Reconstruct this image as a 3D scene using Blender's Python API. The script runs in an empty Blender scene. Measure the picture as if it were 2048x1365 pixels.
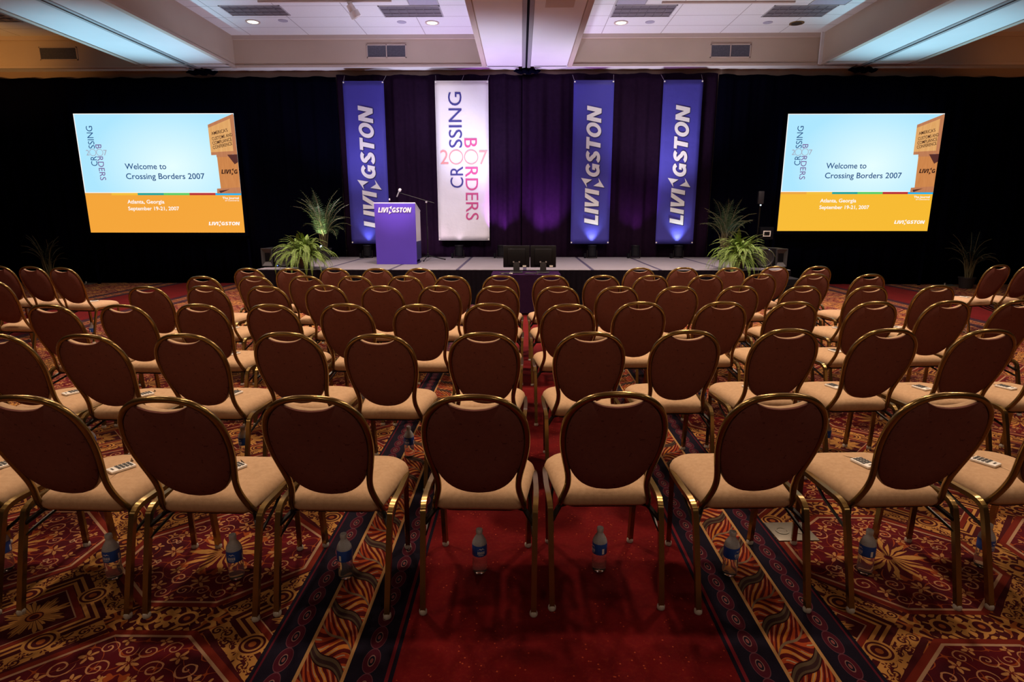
import bpy, bmesh, math, random
from mathutils import Vector, Matrix
PI = math.pi
SC = bpy.context.scene
COL = SC.collection
R = math.radians

# ------------------------------------------------------------------ camera, world, light, exposure
cam_d = bpy.data.cameras.new('camera'); cam = bpy.data.objects.new('camera', cam_d); COL.objects.link(cam)
cam.location = (0, 0, 1.55); cam.rotation_euler = (R(77.7), 0, R(0.865))
cam_d.sensor_width = 36; cam_d.lens = 1165 / 2048 * 36; cam_d.clip_start = .05; cam_d.clip_end = 100
SC.camera = cam
SC.view_settings.view_transform = 'Standard'; SC.view_settings.look = 'None'
SC.view_settings.gamma = 1; SC.view_settings.exposure = 0.0; SC.view_settings.use_curve_mapping = False
try:
    SC.cycles.use_denoising = True
    SC.cycles.max_bounces = 6; SC.cycles.diffuse_bounces = 3; SC.cycles.sample_clamp_indirect = 6
    SC.cycles.caustics_reflective = False; SC.cycles.caustics_refractive = False
except Exception:
    pass
W = bpy.data.worlds.new('world'); SC.world = W; W.use_nodes = True
W.node_tree.nodes['Background'].inputs[0].default_value = (1, .8, .65, 1)
W.node_tree.nodes['Background'].inputs[1].default_value = .022


def lamp(name, kind, loc, power, color, aim=None, size=.2, spot=60, blend=.5, spread=180):
    d = bpy.data.lights.new(name, kind); o = bpy.data.objects.new(name, d); COL.objects.link(o)
    o.location = loc; d.energy = power; d.color = color
    if kind == 'AREA':
        d.shape = 'DISK'; d.size = size; d.spread = R(spread)
    else:
        d.shadow_soft_size = size
    if kind == 'SPOT':
        d.spot_size = R(spot); d.spot_blend = blend
    if aim is not None:
        o.rotation_euler = (Vector(aim) - Vector(loc)).to_track_quat('-Z', 'Y').to_euler()
    return o


# recessed downlights over the audience (warm), brighter towards the stage
for ly, pw in ((-2.4, 22), (2.9, 20), (5.0, 74), (7.6, 54), (9.9, 94)):
    for lx in (-5.14, -1.72, 1.91, 5.3):
        lamp('downlight_lamp', 'AREA', (lx, ly, 5.1), pw, (1, .74, .52) if ly < 9 else (1, .74, .64), (lx, ly, 0), .30, spread=150 if ly < 9 else 100)
# the lit downlights next to the stage wall
for lx, ly in ((-5.14, 12.11), (-1.72, 12.22), (1.91, 12.27)):
    lamp('downlight_lamp', 'SPOT', (lx, ly, 5.08), 25, (1, .84, .62), (lx, ly, 0), .05, 100, .6)
# stage wash: lilac fresnels flown out in the room
lamp('stage_wash_lamp', 'SPOT', (-1.4, 6.2, 4.9), 1250, (.84, .78, 1), (-1.75, 13, 2.4), .15, 33, 1.0)
lamp('stage_wash_lamp', 'SPOT', (1.2, 6.2, 4.9), 210, (.72, .74, 1), (1.5, 13, 2.2), .15, 32, 1.0)
lamp('podium_lamp', 'SPOT', (-3.0, 6.4, 4.9), 1300, (1, .60, .85), (-2.4, 11.2, 1.85), .08, 13, 1.0)
# floor cans behind the stage
for lx, pw, c in ((-3.36, 14, (.6, .75, 1)), (-1.35, 1.5, (1, .75, .9)), (-.4, 200, (.62, .16, 1)), (1.55, 26, (.75, .88, 1)),
                  (2.49, 80, (.65, .15, .9)), (3.42, 34, (.7, .88, 1))):
    lamp('uplight_lamp', 'SPOT', (lx, 12.90, .90), pw, c, (lx, 13.06, 2.0), .03, 80, .9)
lamp('uplight_lamp', 'SPOT', (.55, 12.5, .75), 420, (.60, .18, 1), (.55, 13.2, 1.75), .06, 55, 1.0)
# added unseen spots standing in for lilac stage bounce on the ceiling
lamp('ceiling_bounce_fill', 'SPOT', (-.9, 11.6, 1.0), 520, (.76, .74, 1), (-.8, 12.4, 5), .2, 88, .8)
lamp('ceiling_bounce_fill', 'SPOT', (2.8, 11.6, 1.0), 440, (.92, .86, .96), (3.1, 12.4, 5), .2, 88, .8)
lamp('ceiling_bounce_fill', 'SPOT', (-3.7, 11.6, 1.0), 300, (.80, .74, 1), (-4.0, 12.4, 5), .2, 92, .8)
# added unseen spots that give the side beams their cyan glow
lamp('beam_cyan_fill', 'SPOT', (-7.4, 11.5, 1.0), 620, (.36, .78, 1), (-7.0, 11.0, 4.6), .1, 62, .9)
lamp('beam_cyan_fill', 'SPOT', (7.2, 11.5, 1.0), 620, (.36, .80, 1), (7.05, 11.0, 4.6), .1, 62, .9)
# warm spill in the outer coffers
lamp('coffer_lamp', 'SPOT', (-11.4, 10.6, 3.6), 150, (1, .46, .12), (-11.0, 13, 4.9), .1, 75, .9)
lamp('coffer_lamp', 'SPOT', (10.6, 10.8, 3.6), 30, (1, .40, .14), (10.4, 13, 4.9), .1, 70, .9)
# little spot at the foot of the tall palm, and a faint blue one at the other
lamp('plant_lamp', 'SPOT', (-4.06, 12.0, .95), 60, (.95, 1, .62), (-4.2, 12.3, 1.45), .03, 50, .8)
lamp('plant_lamp', 'SPOT', (4.5, 11.8, .9), 9, (.5, .66, 1), (4.35, 12.3, 1.35), .03, 55, .8)
# stage light on ferns
lamp('fern_lamp', 'SPOT', (-4.6, 7.6, 5.0), 170, (1, .92, .66), (-3.8, 10.05, .9), .08, 11, .9)
lamp('fern_lamp', 'SPOT', (4.4, 7.6, 5.0), 230, (1, .95, .70), (3.75, 10.05, .9), .08, 11, .9)


# ------------------------------------------------------------------ node helpers
class E:
    """a float socket with arithmetic"""
    nt = None

    def __init__(s, k): s.s = k

    @staticmethod
    def m(op, *a):
        n = E.nt.nodes.new('ShaderNodeMath'); n.operation = op
        for i, v in enumerate(a):
            if isinstance(v, E): E.nt.links.new(v.s, n.inputs[i])
            else: n.inputs[i].default_value = v
        return E(n.outputs[0])

    def __add__(s, o): return E.m('ADD', s, o)
    __radd__ = __add__
    def __sub__(s, o): return E.m('SUBTRACT', s, o)
    def __rsub__(s, o): return E.m('SUBTRACT', o, s)
    def __mul__(s, o): return E.m('MULTIPLY', s, o)
    __rmul__ = __mul__
    def __truediv__(s, o): return E.m('DIVIDE', s, o)
    def __lt__(s, o): return E.m('LESS_THAN', s, o)
    def __gt__(s, o): return E.m('GREATER_THAN', s, o)
    def abs(s): return E.m('ABSOLUTE', s)
    def sin(s): return E.m('SINE', s)
    def cos(s): return E.m('COSINE', s)
    def floor(s): return E.m('FLOOR', s)
    def fract(s): return E.m('FRACT', s)
    def max(s, o): return E.m('MAXIMUM', s, o)
    def min(s, o): return E.m('MINIMUM', s, o)
    def sqrt(s): return E.m('SQRT', s)
    def wrap(s, P): return s - P * E.m('FLOOR', s / P + .5)


def between(x, a, b): return (x > a) * (x < b)


def mixc(f, a, b):
    n = E.nt.nodes.new('ShaderNodeMix'); n.data_type = 'RGBA'; n.clamp_factor = True
    for i, v in ((0, f), (6, a), (7, b)):
        k = n.inputs[i]
        if isinstance(v, E): E.nt.links.new(v.s, k)
        elif isinstance(v, (int, float)): k.default_value = v
        elif isinstance(v, tuple): k.default_value = (*v, 1)
        else: E.nt.links.new(v, k)
    return n.outputs[2]


def newmat(name):
    m = bpy.data.materials.new(name); m.use_nodes = True
    nt = m.node_tree; E.nt = nt
    return m, nt, nt.nodes['Principled BSDF']


def noise(scale, detail=2, rough=.5, vec=None, out=0):
    n = E.nt.nodes.new('ShaderNodeTexNoise'); n.inputs['Scale'].default_value = scale
    n.inputs['Detail'].default_value = detail; n.inputs['Roughness'].default_value = rough
    if vec is None:
        t = E.nt.nodes.new('ShaderNodeTexCoord'); vec = t.outputs['Object']
    E.nt.links.new(vec, n.inputs['Vector'])
    return E(n.outputs[out])


def bump(bsdf, h, strength=.3, dist=.002):
    b = E.nt.nodes.new('ShaderNodeBump'); b.inputs['Strength'].default_value = strength; b.inputs['Distance'].default_value = dist
    E.nt.links.new(h.s, b.inputs['Height']); E.nt.links.new(b.outputs[0], bsdf.inputs['Normal'])


def mat(name, c, rough=.5, metal=0, var=.12, scale=30, bmp=0, bdist=.001, spec=None, coat=0):
    m, nt, b = newmat(name)
    n = noise(scale, 3)
    d = tuple(max(0, k * (1 - var)) for k in c); l = tuple(min(1, k * (1 + var)) for k in c)
    nt.links.new(mixc(n, d, l), b.inputs['Base Color'])
    b.inputs['Roughness'].default_value = rough; b.inputs['Metallic'].default_value = metal
    if spec is not None: b.inputs['Specular IOR Level'].default_value = spec
    if coat: b.inputs['Coat Weight'].default_value = coat
    if bmp: bump(b, n, bmp, bdist)
    return m


def emat(name, c, k=1.0, sample=True):
    m, nt, b = newmat(name)
    b.inputs['Base Color'].default_value = (.02, .02, .02, 1); b.inputs['Emission Color'].default_value = (*c, 1)
    b.inputs['Emission Strength'].default_value = k; b.inputs['Roughness'].default_value = .8
    b.inputs['Specular IOR Level'].default_value = 0
    if not sample: m.cycles.emission_sampling = 'NONE'
    return m


# ------------------------------------------------------------------ materials
def carpet_mat():
    m, nt, b = newmat('patterned_carpet')
    g = nt.nodes.new('ShaderNodeNewGeometry'); sp = nt.nodes.new('ShaderNodeSeparateXYZ')
    nt.links.new(g.outputs['Position'], sp.inputs[0])
    vec = g.outputs['Position']
    X, Y = E(sp.outputs[0]), E(sp.outputs[1])
    nz = noise(26, 2, .5, vec) - .5
    nz2 = noise(26, 2, .5, vec, 0)
    xm = (X - .16).wrap(7.32); a = xm.abs()
    MAROON = (.048, .0035, .006); BRICK = (.135, .013, .006)
    GOLD = (.40, .19, .05); GOLD2 = (.28, .075, .016); CREAM = (.34, .20, .12); NAVY = (.0065, .004, .012)
    # ---- medallion field
    u = (a - 1.54).wrap(1.06); v = (Y - 2.44).wrap(.92)
    p, q = u.abs(), v.abs()
    pw = p + nz * .012; qw = q + nz * .012
    oc = (p / .42).max(q / .365).max((p / .42 + q / .365) / 1.34)
    p2, q2 = .53 - p, .46 - q
    dm = p2 + q2
    # ornament ground: mirrored scrolls
    gA = (pw * 78 + (qw * 56).sin() * 2.3).sin() * (qw * 82 + (pw * 60).sin() * 2.3).sin() + nz * .5
    gB = (pw * 70 + (qw * 55).sin() * 2.5).sin()
    orn = mixc(gA > .0, MAROON, mixc(gB > -.2, GOLD, GOLD2))
    # bars with double gold lines running across the gaps
    rails = between(dm, .205, .225).max(between(dm, .245, .262))
    def spiral(x, y, cx, cy, turn, wd, rm, sg=1.0):
        dx, dy = x - cx, y - cy
        r = (dx * dx + dy * dy).sqrt(); th = E.m('ARCTAN2', dy, dx) * (sg / (2 * PI))
        return ((r / turn - th).fract() < wd) * (r < rm)

    def flower(x, y, cx, cy, rad, n, ph=0.0):
        dx, dy = x - cx, y - cy
        r = (dx * dx + dy * dy).sqrt(); th = E.m('ARCTAN2', dy, dx)
        return (r - (((th * n + ph).cos() * .5 + .5) * rad * .75 + rad * .25)) < 0
    bs_ = (p2 - q2).abs()
    wob = nz * .010
    orn = mixc(gA > -.30, MAROON, mixc(gB > -.2, GOLD, GOLD2))
    band = mixc(((dm + wob - .345).abs() < .050) * (gA > -.75), MAROON, GOLD)
    for (cx_, cy_, sg_) in ((.055, .335, 1.0), (.115, .365, -1.0), (.175, .335, 1.0), (.235, .365, -1.0)):
        band = mixc(spiral(bs_, dm + wob, cx_, cy_, .022, .5, .031, sg_), band, MAROON)
    for (cx_, cy_) in ((.0, .35), (.085, .325), (.145, .375), (.205, .325)):
        band = mixc(flower(bs_, dm, cx_, cy_, .026, 5, 1.0), band, (.07, .005, .006))
        band = mixc(flower(bs_, dm, cx_, cy_, .013, 4), band, GOLD)
    orn = mixc(between(dm, .27, .43) * (bs_ < .27), orn, band)
    col = mixc(dm < .285, orn, MAROON)
    col = mixc(rails, col, GOLD)
    # half-round bulges on the rails
    bx = (p2 - q2).abs()
    rb = ((p2 - .135) * (p2 - .135) + (q2 - .135) * (q2 - .135)).sqrt()
    col = mixc(rb < .058, col, GOLD); col = mixc(rb < .047, col, MAROON); col = mixc(rb < .038, col, GOLD); col = mixc(rb < .029, col, MAROON); col = mixc(rb < .014, col, GOLD2)
    # diamond with a star flower
    col = mixc(dm < .20, col, BRICK); col = mixc(dm < .168, col, CREAM); col = mixc(dm < .161, col, MAROON)
    r2 = (p2 * p2 + q2 * q2).sqrt(); th2 = E.m('ARCTAN2', q2, p2)
    pet = r2 - ((th2 * 4).cos().abs() * .055 + .055 + (th2 * 28).cos() * .012)
    slit = ((th2 * 16).sin().abs() > .28)
    col = mixc((pet < 0) * (r2 > .03) * slit, col, GOLD)
    col = mixc(between(r2, .016, .024), col, GOLD2)
    # rosette chain in the gaps above, below and beside the octagon
    for (aa, bb, la, lb) in ((p, q2, .15, .075), (q, p2, .13, .085)):
        blk = (aa < la) * (bb < lb)
        cx = (aa - .075)
        rr = (cx * cx + bb * bb).sqrt(); r0 = (aa * aa + bb * bb).sqrt()
        c2 = mixc(gA > .05, MAROON, GOLD)
        c2 = mixc(between(rr, .030, .042), c2, GOLD); c2 = mixc(rr < .03, c2, MAROON); c2 = mixc(rr < .012, c2, GOLD2)
        c2 = mixc(between(r0, .016, .026), c2, GOLD); c2 = mixc(r0 < .016, c2, BRICK)
        col = mixc(blk, col, c2)
    # octagon border and inside
    col = mixc(oc < 1.075, col, BRICK)
    col = mixc(oc < 1.006, col, CREAM)
    wine = mixc(noise(5, 2, .5, vec) * 2 - .5, (.030, .002, .007), (.12, .004, .008))
    ru = (p * p + q * q).sqrt(); th = E.m('ARCTAN2', q, p)
    pj = p + nz * .012; qj = q + nz * .012
    TAN = (.40, .19, .09); RUST = (.26, .05, .012)
    h = (pj * 40 + (qj * 27 + 1).sin() * 2.4).sin() + (qj * 42 + (pj * 31).sin() * 2.4).sin()
    ins = mixc((h.abs() < .12) * (ru > .12), wine, RUST)
    for (cx_, cy_, rr_, sg_) in ((.10, .20, .042, 1.0), (.225, .20, .045, -1.0), (.30, .09, .04, 1.0), (.18, .09, .036, -1.0), (.04, .285, .034, -1.0), (.12, .30, .034, 1.0)):
        ins = mixc(spiral(pj, qj, cx_, cy_, rr_ * .62, .24, rr_, sg_), ins, TAN)
    for (cx_, cy_, rr_, n_) in ((.165, .255, .034, 5), (.27, .145, .036, 5), (.0, .225, .042, 6), (.245, .0, .046, 6), (.145, .145, .032, 5), (.345, .04, .028, 4), (.07, .335, .024, 4), (.33, .14, .022, 4), (.055, .15, .024, 5)):
        ins = mixc(flower(pj, qj, cx_, cy_, rr_, n_, .7), ins, mixc(noise(60, 1, .5, vec), GOLD, TAN))
        ins = mixc(flower(pj, qj, cx_, cy_, rr_ * .35, n_, 2.5), ins, (.10, .006, .006))
    burst = ru - ((th * 5).cos().abs() * .10 + .06 + (th * 30).cos() * .018)
    bs = ((th * 20 + (ru * 60).sin() * .9 + nz * 3).sin() > -.35)
    ins = mixc((burst < 0) * bs * (ru > .018), ins, GOLD)
    sq = ((p - .27).abs() + (q - .08).abs())
    ins = mixc(between(sq, .008, .016), ins, CREAM)
    col = mixc(oc < .974, col, ins)
    # ---- runner bands
    navy = NAVY
    bandcol = navy
    t = Y
    ti = None
    first = True
    bc = mixc((a - .93).abs() < .005, navy, navy)
    for cen in (.685, 1.0):
        w = a - cen; ty = t.wrap(.118)
        e2 = ((w / .030) * (w / .030) + (ty / .060) * (ty / .060)).sqrt()
        e = ((w / .013) * (w / .013) + (ty / .028) * (ty / .028)).sqrt()
        k = mixc(e2 < 1.0, bc, (.10, .03, .045)); k = mixc(e2 < .93, k, (.052, .004, .012))
        k = mixc(e < 1.0, k, (.20, .10, .09)); k = mixc(e < .82, k, NAVY); k = mixc(e < .42, k, (.17, .05, .05))
        bc = mixc(w.abs() < .055, bc, k)
    wl = (a - .845) / .075
    f = (t / .25 - wl * .34 + (wl * 2.6).sin() * .10).fract()
    fe = (f - .55).abs()
    lf = (wl * 13 - fe * 34 + (f * 12.57).sin() * .6 + nz * 1.5).sin()
    lf2 = (wl * 3.2 - fe * 9 + 1).sin()
    leaf = mixc(lf > -.05, (.075, .004, .005), mixc(lf2 > -.2, (.40, .135, .022), (.30, .045, .012)))
    leaf = mixc((lf > .93) * (fe > .2), leaf, (.32, .24, .15))
    leaf = mixc(between(fe, .385, .41), leaf, (.02, .002, .003))
    leaf = mixc(fe > .41, leaf, (.075, .05, .03))
    leaf = mixc(fe > .475, leaf, (.03, .012, .012))
    leaf = mixc(fe < .025, leaf, (.16, .10, .06))
    bc = mixc(wl.abs() < 1.0, bc, leaf)
    bc = mixc(between(wl.abs(), 1.0, 1.17), bc, (.38, .20, .075))
    bc = mixc(between(a, .607, .62), bc, (.13, .008, .015))
    bc = mixc(between(a, 1.068, 1.076), bc, (.08, .006, .015))
    col = mixc(a < 1.09, col, bc)
    # ---- red aisle
    sv = nt.nodes.new('ShaderNodeTexVoronoi'); sv.inputs['Scale'].default_value = 42; nt.links.new(vec, sv.inputs['Vector'])
    dots = (E(sv.outputs['Distance']) < .14) * (noise(7, 2, .5, vec) > .5)
    base = mixc(noise(4.5, 5, .7, vec) * 1.6 - .3, (.065, .0010, .003), (.155, .004, .005))
    base = mixc((noise(60, 3, .6, vec) - .5) * 2.2, base, (.17, .014, .007))
    red = mixc(dots, base, (.34, .05, .02))
    col = mixc(a < .592, col, red)
    nt.links.new(col, b.inputs['Base Color'])
    b.inputs['Roughness'].default_value = .95; b.inputs['Specular IOR Level'].default_value = .08
    b.inputs['Sheen Weight'].default_value = .03
    bump(b, noise(420, 2, .6, vec), .5, .003)
    return m


def tile_mat():
    m, nt, b = newmat('ceiling_tile')
    g = nt.nodes.new('ShaderNodeNewGeometry'); sp = nt.nodes.new('ShaderNodeSeparateXYZ')
    nt.links.new(g.outputs['Position'], sp.inputs[0])
    X, Y = E(sp.outputs[0]), E(sp.outputs[1])
    gx = (X - .43).wrap(1.2).abs(); gy = (Y - 11.27).wrap(.6).abs()
    ln = (gx < .008).max(gy < .008)
    c = mixc(noise(90, 2, .5, g.outputs['Position']), (.60, .59, .60), (.72, .71, .72))
    nt.links.new(mixc(ln, c, (.36, .33, .33)), b.inputs['Base Color'])
    b.inputs['Roughness'].default_value = .9
    bump(b, ln * -1.0, .4, .004)
    return m


def seat_mat():
    m, nt, b = newmat('beige_seat_fabric')
    v = noise(55, 3, .6); v2 = noise(300, 2, .5)
    c = mixc(v, (.42, .265, .15), (.62, .42, .265))
    nt.links.new(mixc((v2 - .5) * .8, c, (.40, .24, .12)), b.inputs['Base Color'])
    b.inputs['Roughness'].default_value = .85; b.inputs['Specular IOR Level'].default_value = .2
    bump(b, v2, .35, .001)
    return m


def back_mat():
    m, nt, b = newmat('dark_brown_back_fabric')
    v = noise(40, 3, .7); v2 = noise(260, 2, .5)
    sp = (noise(60, 1, .5) > .70) * .6
    c = mixc(v, (.150, .056, .050), (.22, .085, .068))
    nt.links.new(mixc(sp, c, (.08, .025, .025)), b.inputs['Base Color'])
    b.inputs['Roughness'].default_value = .9; b.inputs['Specular IOR Level'].default_value = .15
    bump(b, v2, .3, .001)
    return m


def drape_mat(name, c1, c2):
    m, nt, b = newmat(name)
    v = noise(14, 3, .6)
    nt.links.new(mixc(v, c1, c2), b.inputs['Base Color'])
    b.inputs['Roughness'].default_value = .9; b.inputs['Specular IOR Level'].default_value = .0
    return m


def water_mat():
    m, nt, b = newmat('clear_water_bottle')
    b.inputs['Transmission Weight'].default_value = .93; b.inputs['IOR'].default_value = 1.33
    b.inputs['Roughness'].default_value = .04; b.inputs['Base Color'].default_value = (.93, .95, .96, 1)
    return m


def frost_mat():
    m, nt, b = newmat('misted_bottle_plastic')
    v = noise(220, 2, .6)
    nt.links.new(mixc(v, (.55, .57, .62), (.85, .87, .9)), b.inputs['Base Color'])
    b.inputs['Transmission Weight'].default_value = .35; b.inputs['Roughness'].default_value = .25; b.inputs['IOR'].default_value = 1.2
    return m


def stage_mat():
    m, nt, b = newmat('grey_stage_carpet')
    v = noise(160, 2, .6); w = noise(3, 3, .6)
    c = mixc(w, (.135, .128, .152), (.175, .165, .19))
    nt.links.new(mixc((v - .5) * .7, c, (.12, .11, .13)), b.inputs['Base Color'])
    b.inputs['Roughness'].default_value = .9
    bump(b, v, .3, .001)
    return m


def banner_mat(name, c):
    m, nt, b = newmat(name)
    v = noise(3.2, 3, .55)
    d = tuple(k * .93 for k in c)
    nt.links.new(mixc(v, d, c), b.inputs['Base Color'])
    b.inputs['Roughness'].default_value = .55; b.inputs['Specular IOR Level'].default_value = .25
    bump(b, v, .35, .05)
    return m


def sky_mat():
    m, nt, b = newmat('slide_sky')
    t = nt.nodes.new('ShaderNodeTexCoord'); sp = nt.nodes.new('ShaderNodeSeparateXYZ')
    nt.links.new(t.outputs['Generated'], sp.inputs[0])
    u, w = E(sp.outputs[0]), E(sp.outputs[2])
    d = ((u - .58) * (u - .58) * 1.6 + (w - .35) * (w - .35) * .8).sqrt()
    c = mixc(d * 1.5, (.80, 1, 1), (.42, .80, 1))
    b.inputs['Base Color'].default_value = (.02, .02, .02, 1); b.inputs['Specular IOR Level'].default_value = 0
    nt.links.new(c, b.inputs['Emission Color']); b.inputs['Emission Strength'].default_value = 1.0
    return m


def wood_emat(name, c1, c2):
    m, nt, b = newmat(name)
    mp = nt.nodes.new('ShaderNodeMapping'); t = nt.nodes.new('ShaderNodeTexCoord')
    nt.links.new(t.outputs['Object'], mp.inputs[0]); mp.inputs['Scale'].default_value = (12, 1, 1.3)
    n = noise(2.2, 4, .6, mp.outputs[0])
    b.inputs['Base Color'].default_value = (.02, .02, .02, 1); b.inputs['Specular IOR Level'].default_value = 0
    nt.links.new(mixc(n, c1, c2), b.inputs['Emission Color']); b.inputs['Emission Strength'].default_value = 1
    m.cycles.emission_sampling = 'NONE'
    return m


M = {}
M['carpet'] = carpet_mat(); M['tile'] = tile_mat(); M['seat'] = seat_mat(); M['back'] = back_mat()
M['frame'] = mat('gold_brown_metal', (.28, .19, .07), .22, .88, .1, 12)
M['darkmetal'] = mat('black_metal', (.02, .018, .018), .35, .6)
M['glide'] = mat('clear_grey_plastic', (.55, .52, .47), .4)
M['pan'] = mat('black_board', (.012, .01, .01), .7)
M['beam'] = mat('white_painted_soffit', (.72, .70, .72), .75, 0, .05, 2)
M['fascia'] = mat('beige_painted_fascia', (.50, .40, .32), .75, 0, .07, 2)
M['trim'] = mat('pinkish_trim_paint', (.52, .42, .36), .6, 0, .05, 3)
M['wall'] = mat('dim_wall_paint', (.30, .21, .16), .8, 0, .06, 2)
M['black'] = mat('black_plastic', (.007, .007, .010), .5, spec=.18)
M['blackmatte'] = mat('matte_black', (.005, .005, .008), .8, spec=.1)
M['grey'] = mat('grey_plastic', (.035, .035, .042), .45, spec=.3)
M['lightgrey'] = mat('light_grey_metal', (.45, .44, .46), .4, .3)
M['white'] = mat('white_plastic', (.88, .87, .84), .4, 0, .03)
M['plate'] = mat('worn_outlet_plate', (.20, .18, .15), .45, .6)
M['horn'] = mat('dark_grey_horn_plastic', (.030, .030, .036), .5)
M['steel'] = mat('brushed_steel', (.5, .49, .47), .35, .9)
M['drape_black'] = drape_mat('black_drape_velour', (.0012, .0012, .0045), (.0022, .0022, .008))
M['drape_purple_lit'] = drape_mat('purple_lit_black_velour', (.0095, .0042, .0125), (.021, .009, .026))  # black velour with the purple stage light put into its colour
M['skirt'] = drape_mat('black_stage_skirt', (.006, .005, .009), (.012, .010, .016))
M['cloth'] = drape_mat('dark_purple_tablecloth', (.020, .008, .030), (.032, .013, .045))
M['stage'] = stage_mat()
M['seam'] = mat('dark_stage_seam', (.03, .025, .06), .7)
M['banner_blue'] = banner_mat('blue_banner_vinyl', (.065, .06, .40))
M['banner_white'] = banner_mat('white_banner_vinyl', (.80, .78, .82))
M['letter_white'] = mat('white_print', (.80, .79, .80), .6, 0, .02)
M['letter_shadow'] = mat('navy_print', (.012, .012, .07), .6)
M['letter_navy'] = mat('navy_blue_print', (.03, .03, .22), .6)
M['letter_pink'] = mat('pink_print', (.55, .06, .22), .6)
M['letter_salmon'] = mat('salmon_print', (.78, .30, .28), .6)
M['podium_blue'] = mat('blue_laminate', (.085, .045, .48), .5, 0, .05, 4)
M['podium_dark'] = mat('dark_blue_laminate', (.012, .010, .12), .5)
M['podium_white'] = mat('white_laminate', (.74, .72, .78), .5, 0, .03)
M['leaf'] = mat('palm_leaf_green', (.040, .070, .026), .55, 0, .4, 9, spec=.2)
M['leaf_shaded'] = mat('shaded_palm_leaf', (.004, .009, .009), .6, 0, .4, 9, spec=.15)  # palm green darkened: the shade on the far palms is in the colour
M['fern'] = mat('fern_green', (.15, .27, .03), .55, 0, .5, 9)
M['stem'] = mat('plant_stem', (.12, .10, .045), .6, 0, .3)
M['bark'] = mat('potting_bark', (.05, .03, .018), .9, 0, .4, 60, .5, .01)
M['pot'] = mat('dark_plant_pot', (.02, .018, .02), .5)
M['water'] = water_mat()
M['label_blue'] = mat('blue_bottle_label', (.02, .085, .42), .4)
M['frost'] = frost_mat()
M['cap'] = mat('bottle_cap', (.55, .54, .54), .35)
M['key'] = mat('dark_grey_keys', (.05, .05, .055), .5)
M['louver'] = mat('grey_louver', (.24, .22, .25), .4, .5, .1, 8)
M['diffuser'] = mat('grey_diffuser_panel', (.36, .34, .42), .7)
M['glass_on'] = emat('lit_lamp_lens', (1, .93, .72), 3.0)
M['lens'] = emat('lit_spot_lens', (.9, .95, 1), 1.6, False)
M['lens_blue'] = emat('lit_blue_lens', (.55, .75, 1), 1.4, False)
M['led_blue'] = emat('blue_led', (.12, .2, 1), 3, False)
M['led_white'] = emat('white_led', (.8, .9, 1), 1.2, False)
M['led_red'] = emat('red_led', (1, .1, .12), 1, False)
M['sky'] = sky_mat()
M['orange'] = emat('slide_orange', (.96, .40, .045), .95)
M['orange2'] = emat('slide_amber', (.98, .52, .035), .95)
M['s_edge'] = emat('slide_strip_amber', (.93, .42, .06), .9, False)
M['s_yel'] = emat('slide_strip_yellow', (.95, .55, .05), .95, False)
M['s_teal'] = emat('slide_strip_teal', (.02, .42, .36), .9, False)
M['s_grn'] = emat('slide_strip_green', (.12, .68, .16), .9, False)
M['s_red'] = emat('slide_strip_red', (.52, .035, .045), .9, False)
M['s_cyan'] = emat('slide_strip_cyan', (.01, .48, .92), .95, False)
M['s_txt'] = emat('slide_text_blue', (.02, .085, .26), .9, False)
M['s_pur'] = emat('slide_text_purple', (.20, .10, .32), .9, False)
M['s_gry'] = emat('slide_text_grey', (.42, .42, .52), .9, False)
M['s_wht'] = emat('slide_text_white', (1, .95, .9), 1, False)
M['s_brn'] = emat('slide_text_brown', (.05, .015, .01), .8, False)
M['s_wood'] = wood_emat('slide_crate_wood', (.62, .27, .07), (.88, .50, .20))
M['s_wood2'] = wood_emat('slide_crate_wood_dark', (.50, .17, .045), (.72, .30, .10))
M['s_batten'] = wood_emat('slide_crate_batten', (.42, .14, .06), (.60, .26, .12))
M['s_shade'] = emat('slide_crate_shade', (.12, .035, .03), .8, False)


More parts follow.
